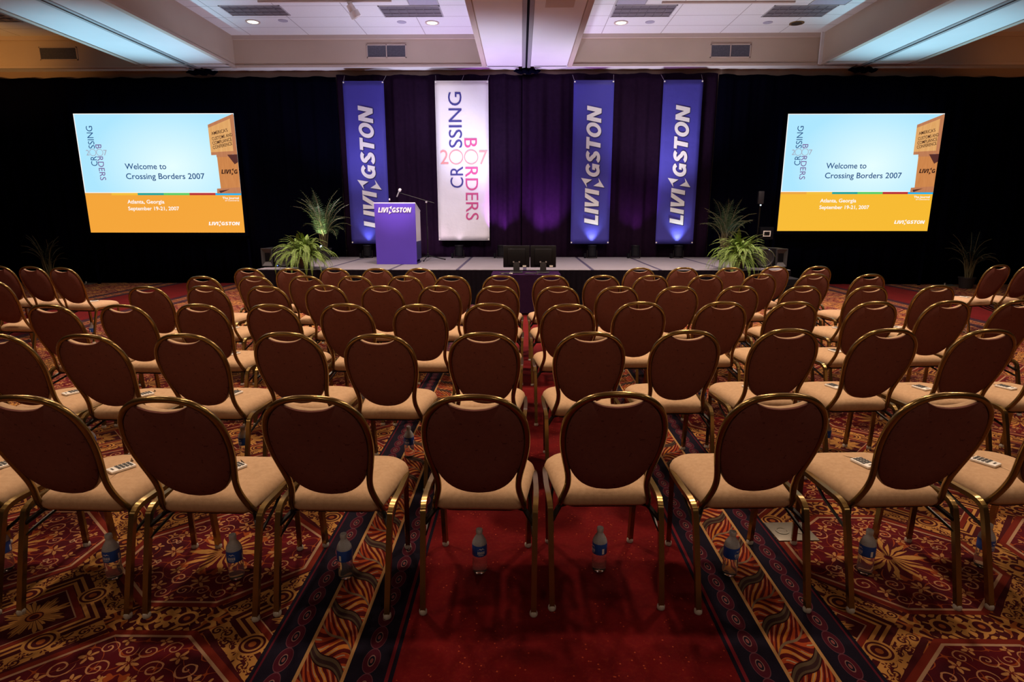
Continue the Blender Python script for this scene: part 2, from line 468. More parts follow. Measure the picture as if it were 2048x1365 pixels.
# ------------------------------------------------------------------ mesh helpers
class MB:
    def __init__(s): s.v = []; s.f = []

    def add(s, verts, faces):
        o = len(s.v); s.v += [tuple(p) for p in verts]; s.f += [tuple(i + o for i in f) for f in faces]; return s

    def box(s, x0, x1, y0, y1, z0, z1):
        return s.add([(x0, y0, z0), (x1, y0, z0), (x1, y1, z0), (x0, y1, z0), (x0, y0, z1), (x1, y0, z1), (x1, y1, z1), (x0, y1, z1)],
                     [(0, 3, 2, 1), (4, 5, 6, 7), (0, 1, 5, 4), (1, 2, 6, 5), (2, 3, 7, 6), (3, 0, 4, 7)])

    def rbox(s, x0, x1, y0, y1, z0, z1, r=.01, seg=2):
        bm = bmesh.new(); bmesh.ops.create_cube(bm, size=1)
        for v in bm.verts:
            v.co = ((x0 + x1) / 2 + v.co.x * (x1 - x0), (y0 + y1) / 2 + v.co.y * (y1 - y0), (z0 + z1) / 2 + v.co.z * (z1 - z0))
        bmesh.ops.bevel(bm, geom=list(bm.edges) + list(bm.verts), offset=r, segments=seg, profile=.5, affect='EDGES')
        bm.verts.index_update()
        s.add([v.co[:] for v in bm.verts], [[v.index for v in f.verts] for f in bm.faces]); bm.free(); return s

    def tube(s, pts, r, n=8, closed=False, cap=True, ry=None, a0=0):
        pts = [Vector(p) for p in pts]; N = len(pts)
        rs = r if isinstance(r, (list, tuple)) else [r] * N
        tang = []
        for i in range(N):
            if closed: t = pts[(i + 1) % N] - pts[i - 1]
            else: t = pts[min(i + 1, N - 1)] - pts[max(i - 1, 0)]
            tang.append(t.normalized())
        ref = Vector((0, 1, 0)) if abs(tang[0].y) < .9 else Vector((1, 0, 0))
        nrm = (ref - tang[0] * ref.dot(tang[0])).normalized()
        vs = []
        for i in range(N):
            nrm = (nrm - tang[i] * nrm.dot(tang[i])).normalized(); bn = tang[i].cross(nrm)
            for k in range(n):
                a = 2 * PI * k / n + a0
                vs.append(pts[i] + nrm * math.cos(a) * rs[i] + bn * math.sin(a) * (ry or rs[i]))
        fs = []
        for i in range(N if closed else N - 1):
            j = (i + 1) % N
            for k in range(n):
                l = (k + 1) % n; fs.append((i * n + k, i * n + l, j * n + l, j * n + k))
        if cap and not closed:
            fs.append(tuple(range(n - 1, -1, -1))); fs.append(tuple((N - 1) * n + k for k in range(n)))
        return s.add(vs, fs)

    def lathe(s, prof, n=20, c=(0, 0, 0), axis='z'):
        vs, fs = [], []
        for r, z in prof:
            for k in range(n):
                a = 2 * PI * k / n; x, y = r * math.cos(a), r * math.sin(a)
                p = (x, y, z) if axis == 'z' else ((x, z, y) if axis == 'y' else (z, x, y))
                vs.append((p[0] + c[0], p[1] + c[1], p[2] + c[2]))
        L = len(prof)
        for i in range(L - 1):
            for k in range(n):
                l = (k + 1) % n; fs.append((i * n + k, i * n + l, (i + 1) * n + l, (i + 1) * n + k))
        fs.append(tuple(range(n - 1, -1, -1))); fs.append(tuple((L - 1) * n + k for k in range(n)))
        return s.add(vs, fs)

    def prism(s, poly, fn, t0, t1):
        """poly 2D outline (convex or not), fn(u,v,t)->xyz"""
        n = len(poly)
        vs = [fn(u, v, t0) for u, v in poly] + [fn(u, v, t1) for u, v in poly]
        fs = [tuple(range(n)), tuple(range(2 * n - 1, n - 1, -1))] + [(i, i + n, (i + 1) % n + n, (i + 1) % n) for i in range(n)]
        return s.add(vs, fs)

    def mesh(s, name, m, smooth=30):
        me = bpy.data.meshes.new(name); me.from_pydata(s.v, [], s.f); me.update()
        bm = bmesh.new(); bm.from_mesh(me); bmesh.ops.recalc_face_normals(bm, faces=bm.faces); bm.to_mesh(me); bm.free()
        for k in (m if isinstance(m, list) else [m]): me.materials.append(k)
        if smooth:
            me.polygons.foreach_set('use_smooth', [True] * len(me.polygons))
            try: me.set_sharp_from_angle(angle=R(smooth))
            except Exception: pass
        return me

    def obj(s, name, m, parent=None, smooth=30):
        return link(name, s.mesh(name, m, smooth), parent)


def link(name, me, parent=None):
    o = bpy.data.objects.new(name, me); COL.objects.link(o)
    if parent is not None: o.parent = parent
    return o


def thing(name, label, cat, loc=(0, 0, 0), rz=0, group=None):
    o = bpy.data.objects.new(name, None); COL.objects.link(o); o.location = loc; o.rotation_euler = (0, 0, rz)
    o.empty_display_size = .1
    return tag(o, label, cat, group)


def tag(o, label, cat, group=None):
    o['label'] = label; o['category'] = cat; o['kind'] = 'thing'
    if group: o['group'] = group
    return o


def struct(o, label=None):
    o['kind'] = 'structure'
    if label: o['label'] = label
    return o


def copy_tree(o, parent=None):
    c = o.copy(); COL.objects.link(c); c.parent = parent
    for ch in KIDS.get(o.name, []):
        k = copy_tree(ch, c); KIDS.setdefault(c.name, []).append(k)
    return c


KIDS = {}


def kid(parent, o):
    KIDS.setdefault(parent.name, []).append(o); return o


def spline(pts, n=8, closed=False):
    P = [Vector(p) for p in pts]; N = len(P); out = []
    rng = range(N) if closed else range(N - 1)
    for i in rng:
        if closed: a, b, c, d = P[i - 1], P[i], P[(i + 1) % N], P[(i + 2) % N]
        else: a, b, c, d = P[max(i - 1, 0)], P[i], P[i + 1], P[min(i + 2, N - 1)]
        for k in range(n):
            t = k / n
            out.append(.5 * ((2 * b) + (c - a) * t + (2 * a - 5 * b + 4 * c - d) * t * t + (3 * b - a - 3 * c + d) * t ** 3))
    if not closed: out.append(P[-1])
    return out


# ---- lettering: 2D polygons from the built-in font
_tc = {}


def glyphs(txt, bold=0, shear=0, spacing=1.0):
    key = (txt, bold, shear, spacing)
    if key in _tc: return _tc[key]
    cu = bpy.data.curves.new('t', 'FONT'); cu.body = txt; cu.size = 1; cu.offset = bold; cu.shear = shear
    cu.space_character = spacing; cu.resolution_u = 4; cu.fill_mode = 'FRONT'
    o = bpy.data.objects.new('t', cu); COL.objects.link(o)
    dg = bpy.context.evaluated_depsgraph_get(); dg.update()
    me = bpy.data.meshes.new_from_object(o.evaluated_get(dg))
    vs = [(v.co.x, v.co.y) for v in me.vertices]; fs = [tuple(p.vertices) for p in me.polygons]
    bpy.data.objects.remove(o); bpy.data.curves.remove(cu); bpy.data.meshes.remove(me)
    x0 = min(v[0] for v in vs); x1 = max(v[0] for v in vs)
    _tc[key] = ([(x - x0, y) for x, y in vs], fs, x1 - x0); return _tc[key]


CAPH = .70


def text2d(txt, x, y, cap, width=None, rot=0, bold=0, shear=0):
    """polygons of txt, baseline start (x, y), cap height, optional total width, rotated by rot"""
    vs, fs, w = glyphs(txt, bold, shear)
    sy = cap / CAPH; sx = width / w if width else sy
    c, s = math.cos(rot), math.sin(rot)
    return [(x + a * sx * c - b * sy * s, y + a * sx * s + b * sy * c) for a, b in vs], fs


def poly2d(pts): return list(pts), [tuple(range(len(pts)))]


def ring2d(x, y, r, w, n=40):
    vs = []
    for k in range(n):
        a = 2 * PI * k / n; vs += [(x + r * math.cos(a), y + r * math.sin(a)), (x + (r - w) * math.cos(a), y + (r - w) * math.sin(a))]
    return vs, [(2 * k, 2 * ((k + 1) % n), 2 * ((k + 1) % n) + 1, 2 * k + 1) for k in range(n)]


def xform2d(sh, x, y, sx, sy, rot=0):
    c, s = math.cos(rot), math.sin(rot)
    return [(x + a * sx * c - b * sy * s, y + a * sx * s + b * sy * c) for a, b in sh[0]], sh[1]


def wordmark(length, cap):
    """the company wordmark LIVI(N)GSTON with arrow-ended N; baseline 0, starts at x = 0"""
    out = []; sl = .20
    widths = dict(L=.62, I=.30, V=.80, G=.82, S=.70, T=.72, O=.86, N=.86)
    total = .62 + .30 + .80 + .30 + .62 + .82 + .70 + .72 + .86 + .86 + 9 * .07
    k = length / (total + sl); x = 0; h = cap

    def P(pts):
        out.append(poly2d([((x + u * 1.0) * k + v * cap * sl, v * cap) for u, v in pts]))
    for ch in 'LIVInGSTON':
        if ch == 'L': P([(0, 0), (.60, 0), (.60, .22), (.27, .22), (.27, 1), (0, 1)]); w = .62
        elif ch == 'I': P([(0, 0), (.27, 0), (.27, 1), (0, 1)]); w = .30
        elif ch == 'V':
            P([(-.04, 1), (.16, 0), (.44, 0), (.28, .30), (.25, 1)]); P([(.28, .30), (.44, 0), (.84, 1), (.54, 1)]); w = .78
        elif ch == 'n':
            raw = [(.667, 1.305), (.55, .524), (.30, .93), (0, .857)]
            for pts in (raw, [(.67 - u, .94 - v) for u, v in raw]):
                out.append(poly2d([(x * k + (u + .12) * cap, v * cap) for u, v in pts]))
            w = .60 * cap / k + .10
        elif ch == 'T': P([(.22, 0), (.49, 0), (.49, .78), (.72, .78), (.72, 1), (0, 1), (0, .78), (.22, .78)]); w = .72
        elif ch == 'N':
            P([(0, 0), (.25, 0), (.25, 1), (0, 1)]); P([(.60, 0), (.86, 0), (.86, 1), (.60, 1)])
            P([(.25, .60), (.58, 0), (.60, 0), (.60, .42), (.28, 1), (.25, 1)]); w = .86
        elif ch == 'O':
            n = 28; vs = []
            for i in range(n):
                a = 2 * PI * i / n
                for (rx, ry) in ((.44, .52), (.20, .30)):
                    uu, vv = .43 + rx * math.cos(a), .5 + ry * math.sin(a)
                    vs.append(((x + uu) * k + vv * cap * sl, vv * cap))
            out.append((vs, [(2 * i, 2 * ((i + 1) % n), 2 * ((i + 1) % n) + 1, 2 * i + 1) for i in range(n)])); w = .86
        elif ch in 'GS':
            if ch == 'G':
                arc = [(.42 + .31 * math.cos(a), .5 + .39 * math.sin(a)) for a in [R(40 + i * 280 / 18) for i in range(19)]]
                ln = arc
                P([(.42, .34), (.80, .34), (.80, .54), (.42, .54)]); P([(.58, .06), (.80, .02), (.80, .5), (.58, .5)])
                w = .82
            else:
                ln = [(.36 + .24 * math.cos(a), .735 + .155 * math.sin(a)) for a in [R(30 + i * 210 / 12) for i in range(13)]]
                ln += [(.34 + .25 * math.cos(a), .265 + .155 * math.sin(a)) for a in [R(70 - i * 230 / 13) for i in range(14)]]
                w = .68
            wd = .12; vs = []
            for i, (a, b) in enumerate(ln):
                p0, p1 = ln[max(i - 1, 0)], ln[min(i + 1, len(ln) - 1)]
                dx, dy = p1[0] - p0[0], p1[1] - p0[1]; L = math.hypot(dx, dy) or 1
                nx, ny = -dy / L * wd, dx / L * wd
                for sg in (1, -1):
                    uu, vv = a + nx * sg, b + ny * sg * .95
                    vs.append(((x + uu) * k + vv * cap * sl, vv * cap))
            out.append((vs, [(2 * i, 2 * i + 2, 2 * i + 3, 2 * i + 1) for i in range(len(ln) - 1)]))
        x += w + .07
    return out


def merge2d(shapes):
    vs, fs = [], []
    for a, b in shapes:
        o = len(vs); vs += a; fs += [tuple(i + o for i in f) for f in b]
    return vs, fs


def flat_each(name, shapes, fn, m, parent):
    for s_ in shapes: flat_obj(name, [s_], fn, m, parent)


def flat_obj(name, shapes, fn, m, parent):
    """thin printed shapes; fn(u, v) -> xyz on the carrying surface"""
    vs, fs = merge2d(shapes)
    co = []
    for i, (a, _) in enumerate(shapes):          # print layers lie a hair above one another
        for u, v in a:
            p = fn(u, v); co.append((p[0], p[1] - .00035 * i, p[2]))
    me = bpy.data.meshes.new(name); me.from_pydata(co, [], fs); me.update(); me.materials.append(m)
    return link(name, me, parent)


# ------------------------------------------------------------------ room shell
o = MB().box(-14, 14, -6, 13.6, -.1, 0).obj('floor', M['carpet'], None, 0); struct(o, 'patterned red and gold carpet')
o = MB().box(-14, 14, -6, 13.6, 5.15, 5.3).obj('ceiling', M['tile'], None, 0); struct(o, 'white tiled coffer ceiling')
struct(MB().box(-14, 14, 13.37, 13.6, 0, 5.15).obj('wall_back', M['wall'], None, 0))
struct(MB().box(-14.15, -14, -6, 13.6, -.1, 5.3).obj('wall_left', M['wall'], None, 0))
struct(MB().box(14, 14.15, -6, 13.6, -.1, 5.3).obj('wall_right', M['wall'], None, 0))
struct(MB().box(-14.15, 14.15, -6.15, -6, -.1, 5.3).obj('wall_rear', M['wall'], None, 0))
ZB = 4.55
tn = [0]


def trim(mb, m, label=None):
    tn[0] += 1; return struct(mb.obj('trim_%d' % tn[0], m, None, 0), label)


def beam(x0, x1, xs, nm):
    b = MB().box(x0, x1, -6, 13.05, ZB + .012, 5.15).obj(nm, M['fascia'], None, 0); struct(b, 'dropped ceiling beam with beige sides')
    trim(MB().box(x0 + .09, xs - .09, -6, 13.05, ZB, ZB + .012).box(xs + .09, x1 - .09, -6, 13.05, ZB, ZB + .012), M['beam'], 'white underside of a ceiling beam')
    trim(MB().box(x0 - .015, x0 + .075, -6, 13.05, ZB - .012, ZB + .03).box(x1 - .075, x1 + .015, -6, 13.05, ZB - .012, ZB + .03), M['trim'], 'edge moulding of a ceiling beam')
    # partition track: two pale rails with a dark slot between them
    trim(MB().box(xs - .085, xs - .02, -6, 13.36, ZB - .014, ZB + .012).box(xs + .02, xs + .085, -6, 13.36, ZB - .014, ZB + .012), M['lightgrey'], 'pale partition track rails under a beam')
    trim(MB().box(xs - .02, xs + .02, -6, 13.36, ZB - .004, ZB + .012), M['blackmatte'], 'dark slot of a partition track')


beam(-.80, 1.03, .10, 'ceiling_beam_center')
beam(-7.86, -5.97, -6.85, 'ceiling_beam_left')
beam(6.13, 7.98, 7.05, 'ceiling_beam_right')
b = MB()
for x0, x1 in ((-14, -7.86), (-5.97, -.80), (1.03, 6.13), (7.98, 14)):
    b.box(x0, x1, 13.0, 13.05, ZB + .012, 5.15)
struct(b.obj('fascia', M['fascia'], None, 0), 'beige bulkhead above the drapes')
b = MB()
for x0, x1 in ((-14, -7.0), (-6.7, -.06), (.26, 6.9), (7.2, 14)):
    b.box(x0, x1, 13.0, 13.37, ZB, ZB + .012)
trim(b, M['beam'], 'white soffit strip along the stage wall')
b = MB()
for x0, x1 in ((-14, -7.86), (-5.97, -.80), (1.03, 6.13), (7.98, 14)):
    b.box(x0, x1, 12.965, 13.0, 5.07, 5.15)
trim(b, M['trim'], 'moulding where bulkhead meets ceiling tiles')
b = MB()
for x0, x1 in ((-14, -7.88), (-5.95, -.82), (1.05, 6.11), (8.0, 14)):
    b.box(x0, x1, 12.985, 13.01, ZB - .012, ZB + .03)
for x0, x1 in ((-7.86, -5.97), (6.13, 7.98)):
    b.box(x0, x1, 12.7, 12.75, ZB - .012, ZB + .0)
trim(b, M['trim'], 'thin lower edge moulding of the bulkhead')
b = MB().box(6.13 - .06, 6.13, 12.92, 12.965, ZB, 5.15)
trim(b, M['beam'], 'pale corner strip of the right coffer')
trim(MB().box(.35, .77, 9.1, 9.5, ZB - .006, ZB), M['trim'], 'square access panel under the middle beam')


# ---- ceiling fittings
def downlight(x, y, lit, label):
    t = thing('downlight', label, 'ceiling light', (x, y, 5.15), 0, 'recessed downlights by the stage wall')
    MB().lathe([(.135, 0), (.135, -.012), (.115, -.016), (.10, -.012), (.10, 0)], 28).obj('trim_ring', M['trim'] if lit else M['frame'], t)
    MB().lathe([(.10, -.004), (.10, -.009), (.03, -.011)], 24).obj('lens', M['glass_on'] if lit else M['darkmetal'], t)


downlight(-5.14, 12.11, True, 'lit round downlight left of all others, in front of the left louvered light')
downlight(-1.72, 12.22, True, 'lit round downlight just left of the middle ceiling beam')
downlight(1.91, 12.27, True, 'lit round downlight just right of the middle ceiling beam')
downlight(5.3, 12.35, False, 'dark unlit round downlight near the right ceiling beam')


def troffer(x0, x1, y0, y1, label):
    t = thing('louvered_ceiling_light', label, 'ceiling light', ((x0 + x1) / 2, (y0 + y1) / 2, 5.15), 0, 'unlit louvered ceiling lights')
    a, b_ = (x1 - x0) / 2, (y1 - y0) / 2
    MB().box(-a, a, -b_, -b_ + .02, -.012, 0).box(-a, a, b_ - .02, b_, -.012, 0).box(-a, -a + .02, -b_, b_, -.012, 0).box(a - .02, a, -b_, b_, -.012, 0).obj('frame', M['lightgrey'], t, 0)
    lv = MB().box(-a + .02, a - .02, -b_ + .02, b_ - .02, -.002, 0)
    n = 7
    for k in range(1, n): lv.box(-a + k * 2 * a / n - .006, -a + k * 2 * a / n + .006, -b_ + .02, b_ - .02, -.01, -.002)
    for k in (1, 2): lv.box(-a + .02, a - .02, -b_ + k * 2 * b_ / 3 - .006, -b_ + k * 2 * b_ / 3 + .006, -.01, -.002)
    lv.obj('louver', M['louver'], t, 0)


troffer(-5.36, -4.27, 11.22, 11.75, 'unlit louvered ceiling light above the left lit downlight')
troffer(-2.55, -1.45, 11.28, 11.87, 'unlit louvered ceiling light left of the middle beam')
troffer(1.65, 2.75, 11.30, 11.93, 'unlit louvered ceiling light right of the middle beam')
troffer(4.46, 5.59, 11.36, 11.97, 'unlit louvered ceiling light above the dark downlight')
troffer(-10.7, -9.53, 11.5, 12.05, 'dark louvered ceiling light in the far left coffer')
for x0, x1, y0, y1, lb in ((-1.98, -1.45, 10.65, 11.25, 'small grey ceiling air panel behind the louvered light left of middle beam'),
                           (1.65, 2.17, 10.7, 11.28, 'small grey ceiling air panel behind the louvered light right of middle beam'),
                           (5.03, 5.68, 10.75, 11.34, 'small grey ceiling air panel nearest the right ceiling beam')):
    t = thing('ceiling_air_panel', lb, 'ceiling vent', ((x0 + x1) / 2, (y0 + y1) / 2, 5.15), 0, 'grey ceiling air panels')
    a, b_ = (x1 - x0) / 2, (y1 - y0) / 2
    MB().box(-a, a, -b_, b_, -.005, 0).obj('panel', M['diffuser'], t, 0)
    MB().box(-a, a, -b_, -b_ + .015, -.01, 0).box(-a, a, b_ - .015, b_, -.01, 0).box(-a, -a + .015, -b_, b_, -.01, 0).box(a - .015, a, -b_, b_, -.01, 0).obj('frame', M['lightgrey'], t, 0)
for x, y, lb in ((-4.54, 12.06, 'small round ceiling speaker beside the left lit downlight'), (-2.3, 12.18, 'small round ceiling speaker left of the downlight by the middle beam'),
                 (2.46, 12.25, 'small round ceiling speaker right of the downlight by the middle beam'), (4.73, 12.31, 'small round ceiling speaker beside the dark downlight')):
    o = MB().lathe([(.09, 0), (.09, -.006), (.07, -.009), (.02, -.010)], 24).obj('ceiling_speaker', M['diffuser']); o.location = (x, y, 5.15)
    tag(o, lb, 'ceiling speaker', 'round ceiling speakers')


def vent(x0, x1, z0, z1, label, bays=2):
    t = thing('wall_vent', label, 'vent', ((x0 + x1) / 2, 13.0, (z0 + z1) / 2), 0, 'air vents on the bulkhead')
    a, h = (x1 - x0) / 2, (z1 - z0) / 2; f = .02
    fr = MB().box(-a, a, -.015, 0, -h, -h + f).box(-a, a, -.015, 0, h - f, h).box(-a, -a + f, -.015, 0, -h, h).box(a - f, a, -.015, 0, -h, h)
    if bays == 2: fr.box(-.01, .01, -.015, 0, -h, h)
    fr.obj('frame', M['trim'], t, 0)
    g = MB().box(-a + f, a - f, -.002, 0, -h + f, h - f)
    n = 44
    for k in range(n):
        x = -a + f + (k + .5) * (2 * a - 2 * f) / n; g.box(x - .003, x + .003, -.012, -.002, -h + f, h - f)
    for k in range(1, 8): z = -h + k * 2 * h / 8; g.box(-a + f, a - f, -.009, -.002, z - .003, z + .003)
    g.obj('grille', M['vent'], t, 0)


M['vent'] = mat('blue_brown_vent_grille', (.16, .16, .20), .5, .3, .4, 40)
vent(-3.20, -2.38, 4.71, 4.97, 'twin air vent on the bulkhead left of the middle beam')
vent(3.87, 4.69, 4.69, 4.95, 'twin air vent on the bulkhead right of the middle beam')
vent(-10.05, -9.25, 4.69, 4.95, 'dark single air vent on the orange-lit bulkhead at far left', 1)


def track(x0, x1, y, label, head=None):
    t = thing('track_light', label, 'track light', ((x0 + x1) / 2, y, 5.15), 0)
    a = (x1 - x0) / 2
    MB().box(-a, a, -.02, .02, -.03, 0).obj('track_rail', M['trim'], t, 0)
    if head:
        hx = head - (x0 + x1) / 2
        MB().tube([(hx, 0, -.03), (hx, 0, -.11)], .012).rbox(hx - .05, hx + .03, -.03, .03, -.06, -.03, .006).obj('stem', M['white'], t)
        d = Vector((.45, .25, -.85)).normalized(); c = Vector((hx - .01, 0, -.09))
        q = d.to_track_quat('Z', 'Y').to_matrix()
        h = MB().lathe([(.03, -.03), (.06, -.02), (.065, .09), (.088, .10), (.088, .20), (.075, .20), (.07, .16)], 22)
        h.v = [tuple(q @ Vector(p) + c) for p in h.v]
        h.obj('lamp_head', M['white'], t)


track(-4.55, -2.24, 11.0, 'ceiling track with one white spotlight hanging in the left coffer', -2.95)
track(2.43, 4.72, 11.15, 'bare ceiling track rail in the right coffer')

# ------------------------------------------------------------------ drapes
random.seed(3)


def drape(name, label, x0, x1, y, m, amp=.05, lam=.33, ztop=lambda x: 4.43, seed=0):
    rnd = random.Random(seed); ph = [rnd.uniform(0, 6.28) for _ in range(6)]
    n = int((x1 - x0) / .03); rows = [0, .25, .5, .75, .97, 1]
    vs = []
    for j, t in enumerate(rows):
        for i in range(n + 1):
            x = x0 + (x1 - x0) * i / n
            w = math.sin(2 * PI * x / lam + 1.8 * math.sin(x * 1.3 + ph[0]) + ph[1]) + .45 * math.sin(2 * PI * x / (lam * .43) + 1.2 * math.sin(x * 2.1 + ph[2]) + t * .8)
            w += .5 * math.sin(2 * PI * x / (lam * 3.1) + ph[3] + t)
            aa = amp * (.55 + .45 * math.sin(PI * min(1, t * 1.0) * .9 + .3))
            zt = ztop(x) + .012 * math.sin(x * 9 + ph[4])
            vs.append((x, y + aa * w, .004 + (zt - .004) * t))
    fs = [(j * (n + 1) + i, j * (n + 1) + i + 1, (j + 1) * (n + 1) + i + 1, (j + 1) * (n + 1) + i) for j in range(len(rows) - 1) for i in range(n)]
    o = MB().add(vs, fs).obj(name, m, None, 180)
    mod = o.modifiers.new('thickness', 'SOLIDIFY'); mod.thickness = .004
    return tag(o, label, 'drape', 'pipe and drape backdrop')


drape('stage_drape', 'black pleated drape at left, behind the left projection screen', -13.9, -3.95, 13.26, M['drape_black'], .026, .42, lambda x: 4.42 + .002 * x, 1)
drape('stage_drape', 'purple-lit pleated drape behind the podium and the white banner', -3.95, .02, 13.265, M['drape_purple_lit'], .036, .36, lambda x: 4.44, 2)
drape('stage_drape', 'purple-lit pleated drape from the middle to the right blue banners', .02, 4.15, 13.25, M['drape_purple_lit'], .036, .40, lambda x: 4.45, 3)
drape('stage_drape', 'black pleated drape at right, behind the right projection screen', 4.17, 13.9, 13.26, M['drape_black'], .026, .42, lambda x: 4.43 - .012 * (x - 4), 4)
for x, w, lb in ((-6.75, .34, 'black cloth bundle where the left partition track meets the drape'), (.12, .28, 'black cloth bundle where the middle partition track meets the drape'),
                 (7.1, .30, 'black cloth bundle where the right partition track meets the drape')):
    b = MB()
    pts = []
    for k in range(13):
        t = k / 12; pts.append((-w + 2 * w * t, .02 * math.sin(k * 2.1), .015 * math.sin(k * 1.7)))
    b.tube(pts, [.012 + .045 * math.sin(PI * k / 12) ** .5 for k in range(13)], 10)
    o = b.obj('cloth_bundle', M['drape_black']); o.location = (x, 13.14, 4.48)
    tag(o, lb, 'cloth', 'cloth bundles at the partition tracks')
for x, lb in ((-9.9, 'steel drape base plate on the carpet below the left screen'), (9.45, 'steel drape base plate on the carpet below the right screen')):
    t = thing('drape_base_plate', lb, 'base plate', (x, 13.02, 0), 0, 'drape base plates')
    MB().rbox(-.2, .2, -.14, .14, .0, .014, .005).obj('plate', M['steel'], t)
    MB().lathe([(.02, .014), (.02, .05), (.012, .055)], 12, (0, .08, 0)).obj('pin', M['steel'], t)

# ------------------------------------------------------------------ stage
SX0, SX1, SY0, SY1, SZ = -4.6, 4.63, 10.12, 13.14, .61
t = thing('stage', 'low grey-carpeted stage platform with black skirt in front of the drapes', 'stage', (0, 11.6, 0))
seams = [-3.45, -2.27, -1.10, .07, 1.24, 2.41, 3.55]
xs = [SX0] + seams + [SX1]
ymid = 12.2
for i in range(8):
    for (ya, yb) in ((SY0, ymid), (ymid, SY1)):
        MB().rbox(xs[i] + (.026 if i else .004), xs[i + 1] - (.026 if i < 7 else .004), ya + .003 - 11.6, yb - .003 - 11.6, SZ - .12, SZ, .006, 1).obj('deck_panel', M['stage'], t, 0)
b = MB()
for x in seams: b.box(x - .026, x + .026, SY0 - 11.6, SY1 - 11.6, SZ - .09, SZ - .003)
b.obj('seam_tape', M['seam'], t, 0)
MB().box(SX1, SX1 + .006, SY0 - 11.6, SY1 - 11.6, SZ - .02, SZ).box(SX0 - .006, SX0, SY0 - 11.6, SY1 - 11.6, SZ - .02, SZ).obj('edge_trim', M['lightgrey'], t, 0)


def pleat_line(p0, p1, z0, z1, amp=.012, lam=.09, n=None):
    p0, p1 = Vector((*p0, 0)), Vector((*p1, 0)); L = (p1 - p0).length; d = (p1 - p0) / L; nr = Vector((d.y, -d.x, 0))
    n = n or int(L / .015); vs = []
    for j, zz in enumerate((z0, z1)):
        for i in range(n + 1):
            s = L * i / n; w = math.sin(2 * PI * s / lam) * amp * (1 if j == 0 else .5)
            q = p0 + d * s + nr * w; vs.append((q.x, q.y, zz))
    return vs, [(i, i + 1, n + 1 + i + 1, n + 1 + i) for i in range(n)]


b = MB()
b.add(*pleat_line((SX0 - .01, SY0 - 11.6 - .02), (SX1 + .01, SY0 - 11.6 - .02), .003, SZ - .008, .008))
b.add(*pleat_line((SX0 + .02, SY0 - 11.6 + .02), (SX0 + .02, SY1 - 11.6), .003, SZ - .02))
b.add(*pleat_line((SX1 - .02, SY0 - 11.6 + .02), (SX1 - .02, SY1 - 11.6), .003, SZ - .02))
b.obj('skirt', M['skirt'], t, 180)


# ---- banners
def banner(name, label, x0, x1, z0, z1, m, wires):
    Yb = 13.0
    t = thing(name, label, 'banner', ((x0 + x1) / 2, Yb, z0), 0, 'hanging banners behind the stage')
    w, h = x1 - x0, z1 - z0
    n, k = 10, 30; vs = []
    for j in range(k + 1):
        for i in range(n + 1):
            u = i / n; v = j / k
            vs.append((-w / 2 + w * u, .004 * math.sin(u * 5 + v * 3) * math.sin(v * 9), h * v))
    fs = [(j * (n + 1) + i, j * (n + 1) + i + 1, (j + 1) * (n + 1) + i + 1, (j + 1) * (n + 1) + i) for j in range(k) for i in range(n)]
    o = MB().add(vs, fs).obj('cloth', m, t, 180)
    md = o.modifiers.new('thickness', 'SOLIDIFY'); md.thickness = .003; md.offset = 0
    gr = MB()
    for u in wires:
        x = -w / 2 + w * u
        MB().tube([(x, .0, h - .02), (x - .03 * (1 if u < .5 else -1), .215, h + .15)], .0035, 6).obj('hanging_wire', M['lightgrey'], t)
    for u in (0, 1):
        for zz in (.03, h - .03):
            gr.lathe([(.016, -.012), (.016, -.007), (.006, -.007)], 12, (-w / 2 + w * u + (.02 if u == 0 else -.02), 0, zz), 'y')
    gr.obj('grommet', M['white'], t)
    return t, w, h


def vertical_wordmark(t, w, h, zlo, zhi, capfrac=.36):
    cap = capfrac * w; L = (zhi - zlo) * h
    sh = wordmark(L, cap)
    # reads upwards: text x -> +z, text y -> -x
    fn = lambda u, v, dy=-.011: (cap / 2 - v + .02, dy, zlo * h + u)
    s2 = [([(u - .012, v - .016) for u, v in a], b) for a, b in sh]
    s2 = []
    for a, b in sh:
        cx = sum(p[0] for p in a) / len(a); cy = sum(p[1] for p in a) / len(a)
        s2.append(([(u - .016, v - .014) for u, v in a], b))
    flat_obj('lettering_shadow', s2, lambda u, v: fn(u, v, -.0085), M['letter_shadow'], t)
    flat_obj('lettering', sh, fn, M['letter_white'], t)


for x0, x1, lb, lo, hi in ((-3.74, -2.88, 'blue LIVINGSTON banner behind the podium, leftmost blue one', .10, .86),
                           (1.09, 1.93, 'middle blue LIVINGSTON banner, first right of the white banner', .12, .855),
                           (2.95, 3.77, 'rightmost blue LIVINGSTON banner, beside the right palm', .12, .86)):
    t, w, h = banner('company_banner', lb, x0, x1, .91, 4.27, M['banner_blue'], (0.02, .98))
    vertical_wordmark(t, w, h, lo, hi)
t, w, h = banner('event_banner', 'tall white CROSSING BORDERS 2007 banner between podium and dark drape', -1.81, -.69, .98, 4.27, M['banner_white'], (.02, .5, .98))


def BX(px): return (px - 35) / 408 * w - w / 2        # measured on the banner face


def BZ(py): return (1292 - py) / 1204 * h


